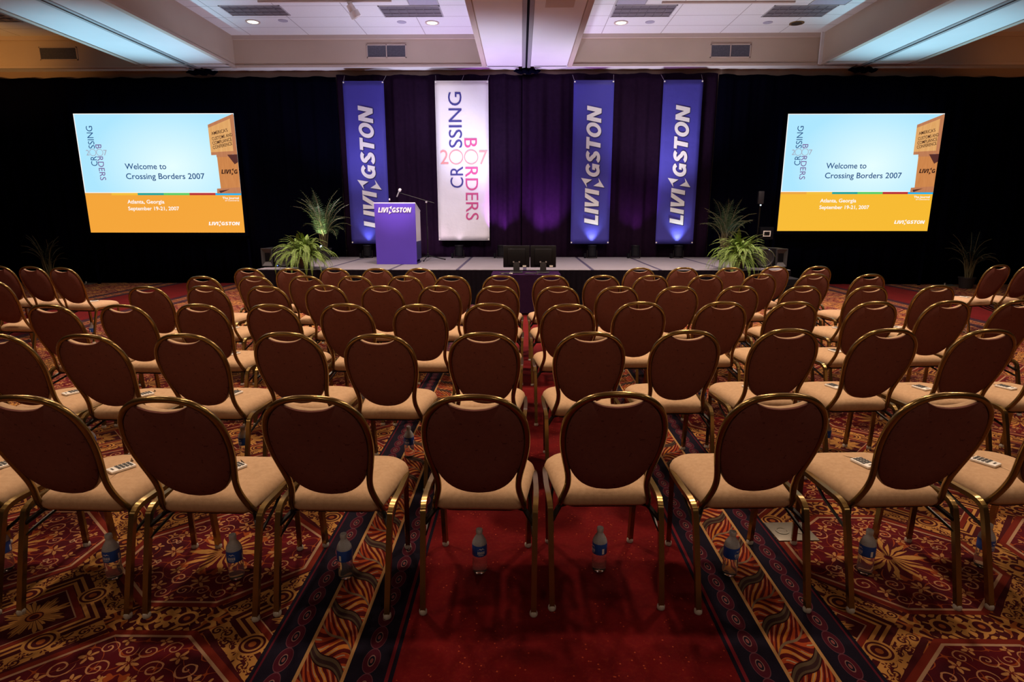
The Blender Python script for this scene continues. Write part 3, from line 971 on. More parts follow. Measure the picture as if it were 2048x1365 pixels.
bf = lambda u, v: (u, -.011, v)
cap = BX(240) - BX(137)
navy = [text2d('SSING', BX(236), BZ(577), cap, BZ(170) - BZ(577), PI / 2), text2d('CR', BX(240), BZ(880), cap, BZ(718) - BZ(880), PI / 2)]
pink = [text2d('B', BX(253), BZ(508), cap * .98, BZ(508) - BZ(577), -PI / 2), text2d('RDERS', BX(258), BZ(722), cap * .98, BZ(722) - BZ(1130), -PI / 2)]
rr = (BZ(592) - BZ(704)) / 2
sal = [ring2d(BX(188), BZ(648), rr, .022), ring2d(BX(305), BZ(648), rr, .022), text2d('2', BX(64), BZ(700), BZ(592) - BZ(700), BX(127) - BX(64)),
       text2d('7', BX(367), BZ(702), BZ(595) - BZ(702), BX(432) - BX(367))]
flat_each('crossing_lettering', navy, bf, M['letter_navy'], t)
flat_each('borders_lettering', pink, bf, M['letter_pink'], t)
flat_each('year_lettering', sal, bf, M['letter_salmon'], t)

# ---- floor cans
for i, (x, lb) in enumerate(((-3.36, 'black uplight can behind the podium, below the left blue banner'), (-1.35, 'black uplight can below the white banner'),
                             (-.42, 'black uplight can just left of the two monitors'), (1.55, 'black uplight can below the middle blue banner'),
                             (2.49, 'black uplight can between the two right blue banners'), (3.42, 'black uplight can below the rightmost blue banner'))):
    t = thing('uplight', lb, 'uplight', (x, 12.84, SZ), 0, 'uplights along the back of the stage')
    MB().lathe([(.05, .045), (.085, .05), (.085, .25), (.095, .25), (.095, .275), (.08, .275), (.07, .255)], 22).obj('can', M['black'], t)
    MB().lathe([(.069, .256), (.03, .258)], 20).obj('lens', M['lens_blue'] if i in (0, 3, 5) else M['grey'], t)
    MB().box(-.11, -.098, -.02, .02, .0, .17).box(.098, .11, -.02, .02, .0, .17).box(-.11, .11, -.02, .02, .0, .012).obj('yoke', M['darkmetal'], t, 0)
    MB().box(-.17, -.13, -.05, .05, 0, .10).obj('cable_box', M['blackmatte'], t, 0)

# ------------------------------------------------------------------ projection screens


def screen(x0, x1, z0, z1, label, orange):
    Ys = 13.0
    t = thing('projection_screen', label, 'projection screen', ((x0 + x1) / 2, Ys, 0), 0, 'projection screens')
    w, h = x1 - x0, z1 - z0
    f = .07
    a = w / 2
    MB().box(-a - f, a + f, -.0, .05, z0 - f, z0).box(-a - f, a + f, 0, .05, z1, z1 + f).box(-a - f, -a, 0, .05, z0, z1).box(a, a + f, 0, .05, z0, z1).obj('frame', M['drape_black'], t, 0)
    for px_ in (-a - f, a): MB().box(px_ + .01, px_ + f - .01, .05, .09, 0, z1).obj('support_post', M['drape_black'], t, 0)
    P = lambda u, v, d=.0: (-a + u * w, -d, z1 - v * h)
    U = lambda u0, v0, u1, v1: poly2d([(u0, v0), (u1, v0), (u1, v1), (u0, v1)])
    L = lambda d: (lambda u, v: P(u, v, d))
    # text is written in a y-up space, so flip v
    T = lambda txt, u, v, cap, wd=None, rot=0, bold=0, shear=0: ([(p, q) for p, q in _scr(txt, u, v, cap, wd, rot, bold, shear, w, h)[0]], _scr(txt, u, v, cap, wd, rot, bold, shear, w, h)[1])
    def words(txt, u, v, cap, wd, rot=0, bold=0):
        full = glyphs(txt, bold)[2]; out = []; pre = ''
        for wv in txt.split(' '):
            pre = (pre + ' ' + wv).strip(); g = glyphs(wv, bold)[2]; off = glyphs(pre, bold)[2] - g
            q = wd / full
            out.append(T(wv, u + off * q * math.cos(rot), v - off * q * math.sin(rot) * w / h, cap, g * q, rot, bold))
        return out
    s = MB()
    s.add([P(0, 0), P(1, 0), P(1, .665), P(0, .665)], [(0, 1, 2, 3)]); s.obj('slide_sky', M['sky'], t, 0)
    flat_obj('slide_lower_band', [U(0, .665, 1, 1)], L(0), orange, t)
    flat_each('slide_white_line', [U(0, .652, 1, .658), U(0, 0, 1, .006), U(0, 0, .005, .66)], L(.002), M['s_wht'], t)
    edges = [0, .17, .338, .505, .67, .836, 1]
    for k, mm in enumerate(('s_edge', 's_yel', 's_teal', 's_grn', 's_red', 's_cyan')):
        flat_obj('slide_colour_bar', [U(edges[k], .658, edges[k + 1], .677)], L(.003), M[mm], t)
    flat_each('slide_title', words('Welcome to', .28, .457, .048, .262, 0, .010) + words('Crossing Borders 2007', .279, .54, .048, .50, 0, .010), L(.004), M['s_txt'], t)
    flat_each('slide_date', words('Atlanta, Georgia', .265, .748, .031, .238, 0, .018) + words('September 19-21, 2007', .265, .806, .031, .328, 0, .018), L(.004), M['s_wht'], t)
    c = .042 * w / h
    flat_each('slide_crossing_lettering', [T('SSING', .1075, .285, .040, .185, PI / 2), T('CR', .1085, .43, .040, .082, PI / 2)], L(.004), M['s_txt'], t)
    flat_each('slide_borders_lettering', [T('B', .112, .252, .038, .034, -PI / 2), T('RDERS', .112, .352, .038, .198, -PI / 2)], L(.004), M['s_pur'], t)
    rg = lambda u, v: ([(u + p / w, v + q / h) for p, q in ring2d(0, 0, .075, .011)[0]], ring2d(0, 0, .075, .011)[1])
    flat_each('slide_year_lettering', [rg(.089, .318), rg(.133, .318), T('2', .047, .342, .046, .020), T('7', .157, .342, .046, .022)], L(.005), M['s_gry'], t)
    wm = merge2d(wordmark(.205 * w, .030 * h))
    flat_obj('slide_wordmark', [([(.772 + p / w, .936 - q / h) for p, q in wm[0]], wm[1])], L(.004), M['s_wht'], t)
    flat_each('slide_journal_text', [T('The Journal', .878, .710, .018, .105, 0, .02), T('of Commerce', .893, .728, .012, .09, 0, .01)], L(.004), M['s_wht'], t)
    # crate picture
    pc = lambda pts: poly2d(pts)
    flat_obj('slide_lower_crate', [pc([(.870, .335), (1, .335), (1, .64), (.874, .62)])], L(.003), M['s_wood2'], t)
    flat_obj('slide_upper_crate', [pc([(.833, .105), (.997, .013), (1, .02), (1, .333), (.835, .340)])], L(.005), M['s_wood'], t)
    flat_each('slide_crate_batten', [pc([(.833, .093), (.997, .004), (1, .030), (.834, .118)]), pc([(.975, .03), (1, .016), (1, .335), (.978, .335)]),
                                     pc([(.836, .318), (1, .306), (1, .333), (.836, .342)]), pc([(.868, .335), (1, .335), (1, .355), (.868, .358)]),
                                     pc([(.85, .622), (1, .61), (1, .662), (.848, .662)])], L(.006), M['s_batten'], t)
    flat_each('slide_crate_shadow', [pc([(.936, .338), (1, .335), (1, .40), (.978, .418)]), pc([(.862, .64), (.93, .628), (.87, .66)])], L(.007), M['s_shade'], t)
    tilt = R(12)
    flat_each('slide_crate_lettering', [T("AMERICA'S", .853, .178, .026, .105, tilt, .012), T('CUSTOMS AND', .853, .222, .026, .132, tilt, .012),
                                       T('COMPLIANCE', .853, .258, .026, .125, tilt, .012), T('CONFERENCE', .853, .293, .026, .125, tilt, .012)], L(.008), M['s_brn'], t)
    wm = wordmark(.215 * w, .036 * h)
    keep = [s_ for s_ in wm if max(p for p, q in s_[0]) < .122 * w]
    wm = merge2d(keep)
    flat_obj('slide_crate_wordmark', [([(.888 + p / w * .92, .497 - q / h) for p, q in wm[0]], wm[1])], L(.008), M['s_brn'], t)
    return t


def _scr(txt, u, v, cap, wd, rot, bold, shear, w, h):
    """text on a screen: u, v, cap (fraction of height), wd (fraction of width, or of height when rotated)"""
    rotd = abs(abs(rot) - PI / 2) < .01
    capm = cap * (w if rotd else h); wm = None if wd is None else wd * (h if rotd else w)
    vs, fs = text2d(txt, 0, 0, capm, wm, rot, bold, shear)
    return [(u + p / w, v - q / h) for p, q in vs], fs


screen(-9.54, -6.10, 1.15, 3.64, 'left projection screen showing the Crossing Borders 2007 welcome slide', M['orange'])
screen(5.58, 8.82, 1.19, 3.60, 'right projection screen showing the Crossing Borders 2007 welcome slide', M['orange2'])

# ------------------------------------------------------------------ podium
t = thing('podium', 'blue LIVINGSTON lectern with white upper side on the stage', 'podium', (-2.37, 11.43, SZ))
hw = .385; y0, y1 = -.26, .27; zt = 1.135; zbk = .99
MB().prism([(-hw, 0), (hw, 0), (hw, zt), (-hw, zt)], lambda u, v, d: (u * (1 - .00 * v), y0 + d, v), 0, .02).obj('front_panel', M['podium_blue'], t, 0)
for sx in (-1, 1):
    x = sx * (hw - .02)
    MB().prism([(y0 + .02, .43), (y1, .43), (y1, zbk), (y0 + .02, zt)], lambda u, v, d: (x + sx * d, u, v), 0, .02).obj('side_panel', M['podium_white'], t, 0)
    MB().prism([(y0 + .02, .08), (y1, .08), (y1, .43), (y0 + .02, .43)], lambda u, v, d: (x + sx * d, u, v), 0, .02).obj('lower_side_panel', M['podium_dark'], t, 0)
MB().prism([(y0, zt), (y1 + .02, zbk), (y1 + .02, zbk + .018), (y0, zt + .018)], lambda u, v, d: (d, u, v), -hw - .004, hw + .004).obj('reading_top', M['podium_white'], t, 0)
MB().box(-hw + .03, hw - .03, y1 - .02, y1, .0, zbk - .02).obj('rear_panel', M['podium_dark'], t, 0)
MB().box(-hw + .02, hw - .02, y0 + .02, y1 - .02, 0, .03).obj('plinth', M['podium_dark'], t, 0)
wm = wordmark(.62, .092)
flat_obj('wordmark', [([(p - .315, q + .97) for p, q in a], b) for a, b in wm], lambda u, v: (u, y0 - .004, v), M['letter_white'], t)
flat_obj('wordmark_shadow', [([(p - .309, q + .963) for p, q in a], b) for a, b in wm], lambda u, v: (u, y0 - .002, v), M['letter_shadow'], t)
t = thing('gooseneck_microphone', 'small gooseneck microphone standing on the podium top', 'microphone', (-2.53, 11.5, SZ + 1.075))
MB().lathe([(.03, .0), (.03, .012), (.01, .018)], 14).obj('base', M['black'], t)
MB().tube(spline([(0, 0, .015), (0, .02, .06), (0, .015, .10), (0, -.01, .125)], 5), .005, 8).obj('gooseneck', M['black'], t)
MB().lathe([(.004, 0), (.014, .005), (.018, .02), (.012, .036), (.003, .04)], 14, (0, -.01, .12)).obj('microphone_head', M['lightgrey'], t)

# microphone stand
t = thing('microphone_stand', 'black boom microphone stand right of the podium', 'microphone stand', (-1.93, 12.17, SZ))
b = MB()
for a in (20, 150, 265):
    leg = MB().tube([(0, 0, .10), (.36 * math.cos(R(a)), .36 * math.sin(R(a)), .012)], .011, 8).obj('leg', M['black'], t)
    MB().lathe([(.012, 0), (.014, .012), (.012, .026)], 10, (.36 * math.cos(R(a)), .36 * math.sin(R(a)), 0)).obj('rubber_foot', M['blackmatte'], leg)
MB().tube([(0, 0, .07), (0, 0, .70)], .013, 10).tube([(0, 0, .70), (0, 0, 1.18)], .009, 10).obj('pole', M['darkmetal'], t)
MB().lathe([(.018, .06), (.026, .07), (.026, .13), (.018, .14)], 12).obj('leg_hub', M['black'], t)
MB().lathe([(.018, -.02), (.018, .02)], 12, (0, 0, 1.18), 'y').obj('clutch', M['steel'], t)
MB().tube([(.16, 0, 1.16), (0, 0, 1.205), (-.48, 0, 1.345)], .007, 8).obj('boom', M['darkmetal'], t)
MB().tube([(-.48, 0, 1.345), (-.55, -.02, 1.36)], [.012, .014], 10).obj('microphone_clip', M['black'], t)
d = Vector((.45, -.2, .8)).normalized(); q = d.to_track_quat('Z', 'Y').to_matrix()
h_ = MB().lathe([(.011, -.10), (.013, -.10), (.016, .0), (.018, .02)], 14); h_.v = [tuple(q @ Vector(p) + Vector((-.55, -.02, 1.37))) for p in h_.v]
h_.obj('microphone_body', M['lightgrey'], t)
h_ = MB().lathe([(.018, .02), (.030, .035), (.033, .055), (.026, .078), (.008, .088)], 16); h_.v = [tuple(q @ Vector(p) + Vector((-.55, -.02, 1.37))) for p in h_.v]
h_.obj('microphone_grille', M['white'], t)

# ------------------------------------------------------------------ table with two monitors
TZ = .63
t = thing('monitor_table', 'small table under a dark purple cloth in front of the stage', 'table', (.08, 9.3, 0))
MB().rbox(-.53, .53, -.28, .30, TZ - .03, TZ - .004, .005).obj('tabletop', M['pan'], t)
for sx in (-1, 1):
    for sy in (-1, 1): MB().tube([(sx * .45, sy * .22, .001), (sx * .45, sy * .22, TZ - .03)], .014, 8).obj('leg', M['darkmetal'], t)
b = MB().rbox(-.54, .54, -.29, .31, TZ - .004, TZ + .002, .002)
for p0, p1 in (((-.54, -.29), (.54, -.29)), ((.54, -.29), (.54, .31)), ((-.54, -.29), (-.54, .31))):
    b.add(*pleat_line(p0, p1, .035, TZ, .010, .22))
o = b.obj('tablecloth', M['cloth'], None, 60); o.location = (.08, 9.3, 0)
tag(o, 'dark purple cloth draped over the monitor table to the floor', 'tablecloth')


def monitor(x, w, label):
    t = thing('monitor', label, 'monitor', (x, 9.36, TZ + .003), 0, 'monitors on the table')
    MB().rbox(-w / 2, w / 2, -.02, .02, .085, .43, .01).rbox(-w * .33, w * .33, -.045, -.015, .12, .38, .012).obj('housing', M['black'], t)
    MB().box(-w / 2 + .018, w / 2 - .018, .0195, .022, .105, .412).obj('screen', M['blackmatte'], t, 0)
    MB().rbox(-.05, .05, -.06, -.03, .015, .17, .006).obj('neck', M['grey'], t)
    MB().rbox(-.10, .10, -.13, .06, 0, .018, .006).obj('base', M['grey'], t)
    MB().tube([(-.045, -.062, .165), (-.045, -.062, .185)], .012, 8).tube([(.045, -.062, .165), (.045, -.062, .185)], .012, 8).obj('hinge', M['lightgrey'], t)
    MB().box(.10, .155, -.052, -.045, .095, .12).obj('port_cover', M['white'], t, 0)


monitor(-.07, .42, 'left of the two black monitors on the table, seen from behind')
monitor(.355, .41, 'right of the two black monitors on the table, seen from behind')
random.seed(5)
for x, lb in ((-.23, 'tangle of pale cables on the table left of the monitors'), (.17, 'pale cable ends on the table between the monitors')):
    b = MB()
    for k in range(3):
        pts = [(random.uniform(-.11, .11), random.uniform(-.05, .05), .008 + random.uniform(0, .012)) for _ in range(5)]
        b.tube(spline(pts, 5), .005, 6)
    t = thing('cable_tangle', lb, 'cable', (x, 9.12, TZ + .003), 0, 'cables on the monitor table')
    b.obj('cable', M['grey'], t); MB().rbox(.05, .10, -.03, -.01, .002, .02, .004).rbox(-.08, -.03, .0, .02, .002, .018, .004).obj('plug', M['white'], t)


# ------------------------------------------------------------------ speakers, case, pole stand
def speaker(x, y, sx, label):
    """a plastic loudspeaker lying on its side, horn pointing outwards (sx)"""
    t = thing('loudspeaker', label, 'loudspeaker', (x, y, SZ), 0, 'loudspeakers lying on the stage corners')
    a, hh, dp = .30, .36, .34
    prof = [(-a, .02), (-a + .03, 0), (a - .02, .02), (a, .06), (a, hh - .06), (a - .02, hh - .02), (-a + .03, hh), (-a, hh - .02)]
    body = MB().prism([(sx * u, v) for u, v in prof], lambda u, v, d: (u, d, v), 0.03, dp)
    body.prism([(sx * u * 1.0, v) for u, v in prof], lambda u, v, d: (u * .97, d, .5 * hh + (v - .5 * hh) * .97), .0, .03)
    o = body.obj('cabinet', M['black'], t, 25)
    # woofer with rim and cone
    cx = -sx * .08
    MB().lathe([(.165, 0), (.165, -.02), (.148, -.024), (.140, -.006), (.06, .0 - .002), (.02, -.012)], 32, (cx, -.002, hh / 2), 'y').obj('woofer', M['horn'], t)
    # horn: flared mouth
    hx = sx * .205
    b = MB(); rings = []
    for (w_, h_, d_) in ((.098, .158, -.001), (.098, .158, -.045), (.090, .15, -.045), (.045, .075, -.004)):
        rings.append([(hx - w_, d_, hh / 2 - h_), (hx + w_, d_, hh / 2 - h_), (hx + w_, d_, hh / 2 + h_), (hx - w_, d_, hh / 2 + h_)])
    vs = [p for r_ in rings for p in r_]; fs = []
    for i in range(3):
        for k in range(4): fs.append((i * 4 + k, i * 4 + (k + 1) % 4, (i + 1) * 4 + (k + 1) % 4, (i + 1) * 4 + k))
    b.add(vs, fs).obj('horn', M['horn'], t, 0)
    MB().box(hx - .05, hx + .05, -.006, .0, hh / 2 - .08, hh / 2 + .08).obj('horn_throat', M['blackmatte'], t, 0)
    MB().lathe([(.008, -.01), (.008, -.004)], 10, (-sx * .02 + (0 if sx > 0 else -.05), -.02, .03 if sx < 0 else hh - .04), 'y').obj('power_light', M['led_blue'], t)
    return t


speaker(-4.36, 10.52, -1, 'black loudspeaker lying on its side behind the left fern')
speaker(4.42, 10.52, 1, 'black loudspeaker lying on its side behind the right fern')
t = thing('equipment_case', 'black equipment case with metal handle in front of the right stage corner', 'case', (4.36, 9.72, 0))
MB().rbox(-.2, .2, -.22, .22, .05, .52, .012).obj('body', M['blackmatte'], t)
MB().rbox(-.205, .205, -.225, .225, .40, .415, .003).obj('lid_seam', M['darkmetal'], t)
for sx in (-1, 1):
    for sy in (-1, 1): MB().lathe([(.03, -.012), (.03, .012)], 14, (sx * .15, sy * .17, .03), 'y').obj('wheel', M['black'], t)
MB().tube(spline([(.20, -.07, .36), (.245, -.07, .37), (.25, 0, .37), (.245, .07, .37), (.20, .07, .36)], 4), .009, 8).rbox(.198, .21, -.10, .10, .26, .40, .004).obj('handle', M['steel'], t)

t = thing('pole_stand', 'slim pole stand with narrow light head and small placard beside right palm', 'stand', (5.05, 12.72, 0))
for a in (90, 210, 330): MB().tube([(0, 0, .35), (.3 * math.cos(R(a)), .3 * math.sin(R(a)), .012)], .012, 8).obj('leg', M['darkmetal'], t)
MB().tube([(0, 0, .2), (0, 0, 1.75)], .016, 10).obj('pole', M['darkmetal'], t)
MB().rbox(-.06, .06, -.04, .03, 1.76, 2.02, .01).obj('light_head', M['grey'], t)
MB().lathe([(.016, -.012), (.016, 0)], 12, (0, -.03, 1.735), 'y').obj('indicator', M['led_white'], t)
MB().rbox(.02, .30, -.10, .04, 1.02, 1.28, .01).obj('control_box', M['blackmatte'], t)
fr = MB().box(.08, .235, -.106, -.10, 1.085, 1.205).obj('placard', M['white'], t, 0)
MB().box(.10, .215, -.109, -.106, 1.105, 1.185).obj('placard_face', M['black'], fr, 0)
o = MB().lathe([(.018, -.03), (.018, 0)], 10, (0, 0, 0), 'y').obj('standby_light', M['led_red']); o.location = (8.97, 13.245, 1.68)
tag(o, 'tiny red standby light on the black drape right of the right screen', 'indicator light')


# ------------------------------------------------------------------ plants
def leafquad(b, base, d, up, L, w, droop=.15, seg=2):
    """a narrow pointed leaflet with a folded middle"""
    side = d.cross(up)
    if side.length < 1e-4: side = Vector((1, 0, 0))
    side.normalize(); nrm = side.cross(d).normalized()
    p0 = base; p1 = base + d * (L * .45) + nrm * (.02 * L); p2 = base + d * L - nrm * (droop * L)
    b.add([p0, p1 + side * w, p2, p1 - side * w, p1 - nrm * (.25 * w)], [(0, 1, 4), (4, 1, 2), (0, 4, 3), (4, 2, 3)])


def frond(b, st, az, elev, L, droop, pairs, leafL, leafW, rnd, start=.15, fwd=.55, taper=True):
    """arching rachis with paired leaflets; returns the rachis points"""
    pts = []; p = Vector(st); e = elev; N = 14
    for i in range(N + 1):
        pts.append(p.copy())
        d = Vector((math.cos(az) * math.cos(e), math.sin(az) * math.cos(e), math.sin(e)))
        p = p + d * (L / N); e -= droop / N * (.5 + 1.1 * i / N)
    for k in range(pairs):
        t = start + (1 - start) * (k + .5) / pairs; x = t * N; i = min(int(x), N - 1); f = x - i
        q = pts[i].lerp(pts[i + 1], f); tg = (pts[i + 1] - pts[i]).normalized()
        sd = tg.cross(Vector((0, 0, 1)))
        if sd.length < .05: sd = Vector((-math.sin(az), math.cos(az), 0))
        sd.normalize(); up = sd.cross(tg)
        prof = math.sin(PI * min(1, .18 + .82 * t)) ** .6 if taper else 1
        for s in (-1, 1):
            d = (tg * fwd + sd * s * .9 + up * .15 + Vector((rnd.uniform(-.1, .1), rnd.uniform(-.1, .1), rnd.uniform(-.15, .08)))).normalized()
            leafquad(b, q, d, up, leafL * max(.25, prof) * rnd.uniform(.85, 1.1), leafW, rnd.uniform(.05, .3))
    leafquad(b, pts[-1], (pts[-1] - pts[-2]).normalized(), Vector((0, 0, 1)), leafL * .6, leafW)
    return pts


def pot(t, r, h, z=0):
    MB().lathe([(r * .75, z), (r, z + h * .9), (r * 1.07, z + h * .9), (r * 1.07, z + h), (r * .93, z + h), (r * .9, z + h * .9)], 26).obj('pot', M['pot'], t)
    MB().lathe([(r * .9, z + h * .86), (r * .9, z + h * .89), (r * .3, z + h * .92)], 20).obj('soil', M['bark'], t)


def palm(loc, hgt, wid, label, nf, seed, potr=.15, poth=.24, group='potted palms'):
    rnd = random.Random(seed)
    t = thing('potted_palm', label, 'plant', loc, 0, group)
    pot(t, potr, poth)
    fol = MB(); stm = MB()
    for k in range(nf):
        az = 2 * PI * k * .618 + rnd.uniform(-.3, .3)
        q = rnd.random()
        e = R(88 - 46 * q * q)
        bx, by = rnd.uniform(-.06, .06), rnd.uniform(-.06, .06)
        sh = (hgt - poth) * rnd.uniform(.20, .34)
        s0 = Vector((bx, by, poth * .85)); s1 = s0 + Vector((math.cos(az) * .04 * (1 + q), math.sin(az) * .04 * (1 + q), sh))
        L = (hgt - poth - sh) * rnd.uniform(.55, 1.04)
        if L > wid * .5 / max(.25, math.cos(e - .5)): L = wid * .5 / max(.25, math.cos(e - .5))
        pts = frond(fol, s1, az, e, L, R(rnd.uniform(20, 60) + 60 * q), 19, wid * .14, .0050, rnd, .08, .38)
        stm.tube([s0, s0.lerp(s1, .5) + Vector((.005, .0, 0)), s1] + pts[2::3], [.010, .009, .008] + [.006 - .0008 * i for i in range(len(pts[2::3]))], 6)
    stm.obj('stems', M['stem'], t); fol.obj('fronds', M['leaf' if loc[2] > 0 else 'leaf_shaded'], t, 0)
    return t


palm((-4.16, 12.38, SZ), 1.56, 1.10, 'tall palm lit from below at the left end of the stage', 30, 11)
palm((4.26, 12.38, SZ), 1.42, .95, 'dim bluish palm at the right end of the stage', 30, 12)
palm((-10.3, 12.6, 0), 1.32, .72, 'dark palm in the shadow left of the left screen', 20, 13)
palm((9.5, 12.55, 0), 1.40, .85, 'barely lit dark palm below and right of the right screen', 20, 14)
t = thing('plant_spotlight', 'small bright spotlight at the foot of the left stage palm', 'spotlight', (-4.06, 11.98, SZ))
MB().lathe([(.05, 0), (.05, .015), (.012, .02), (.012, .20)], 14).obj('stand', M['black'], t)
d = Vector((-.2, -.35, .35)).normalized(); q = d.to_track_quat('Z', 'Y').to_matrix()
h_ = MB().lathe([(.02, -.06), (.045, -.04), (.055, .04), (.058, .05), (.052, .05)], 18); h_.v = [tuple(q @ Vector(p) + Vector((0, 0, .26))) for p in h_.v]; h_.obj('housing', M['black'], t)
h_ = MB().lathe([(.052, .046), (.02, .052)], 18); h_.v = [tuple(q @ Vector(p) + Vector((0, 0, .26))) for p in h_.v]; h_.obj('lens', M['lens'], t)


def fern(loc, label, seed, rad=.5, up=.6):
    rnd = random.Random(seed)
    t = thing('potted_fern', label, 'plant', loc, 0, 'potted ferns on the stage edge')
    pot(t, .13, .2)
    fol = MB(); stm = MB()
    for k in range(150):
        az = rnd.uniform(0, 2 * PI); q = rnd.random()
        e = R(8 + 76 * q)
        L = rad * rnd.uniform(.85, 1.2) * (1 if q < .55 else .82)
        s0 = Vector((rnd.uniform(-.10, .10), rnd.uniform(-.10, .10), .2 + .05 * q))
        dr = R(rnd.uniform(95, 130)) if q < .7 else R(rnd.uniform(50, 130))
        if math.sin(az) > .2: L *= .72
        pts = frond(fol, s0, az, e, L, dr, 34, .050, .0052, rnd, .06, .30)
        stm.tube(pts[::2], .0025, 4, False, False)
    stm.obj('stems', M['stem'], t); fol.obj('fronds', M['fern'], t, 0)
    return t


fern((-3.82, 10.28, SZ), 'full green fern on the stage edge at left, before the loudspeaker', 21, .58)
fern((3.80, 10.28, SZ), 'full green fern on the stage edge at right, before the loudspeaker', 22, .58)

# ------------------------------------------------------------------ floor box
t = thing('floor_outlet_box', 'steel outlet box plate set in the carpet under the nearest row', 'floor outlet', (1.35, 2.655, 0), R(2))
MB().rbox(-.10, .10, -.085, .085, .0, .006, .002).obj('plate', M['plate'], t)
for sx in (-1, 1):
    MB().lathe([(.032, .006), (.032, .009), (.024, .010), (.022, .0075)], 20, (sx * .045, 0, 0)).obj('outlet_cover', M['plate'], t)

# ------------------------------------------------------------------ chairs
BP = lambda z: -.125 - .19 * (z - .41) / .51      # rake of the back


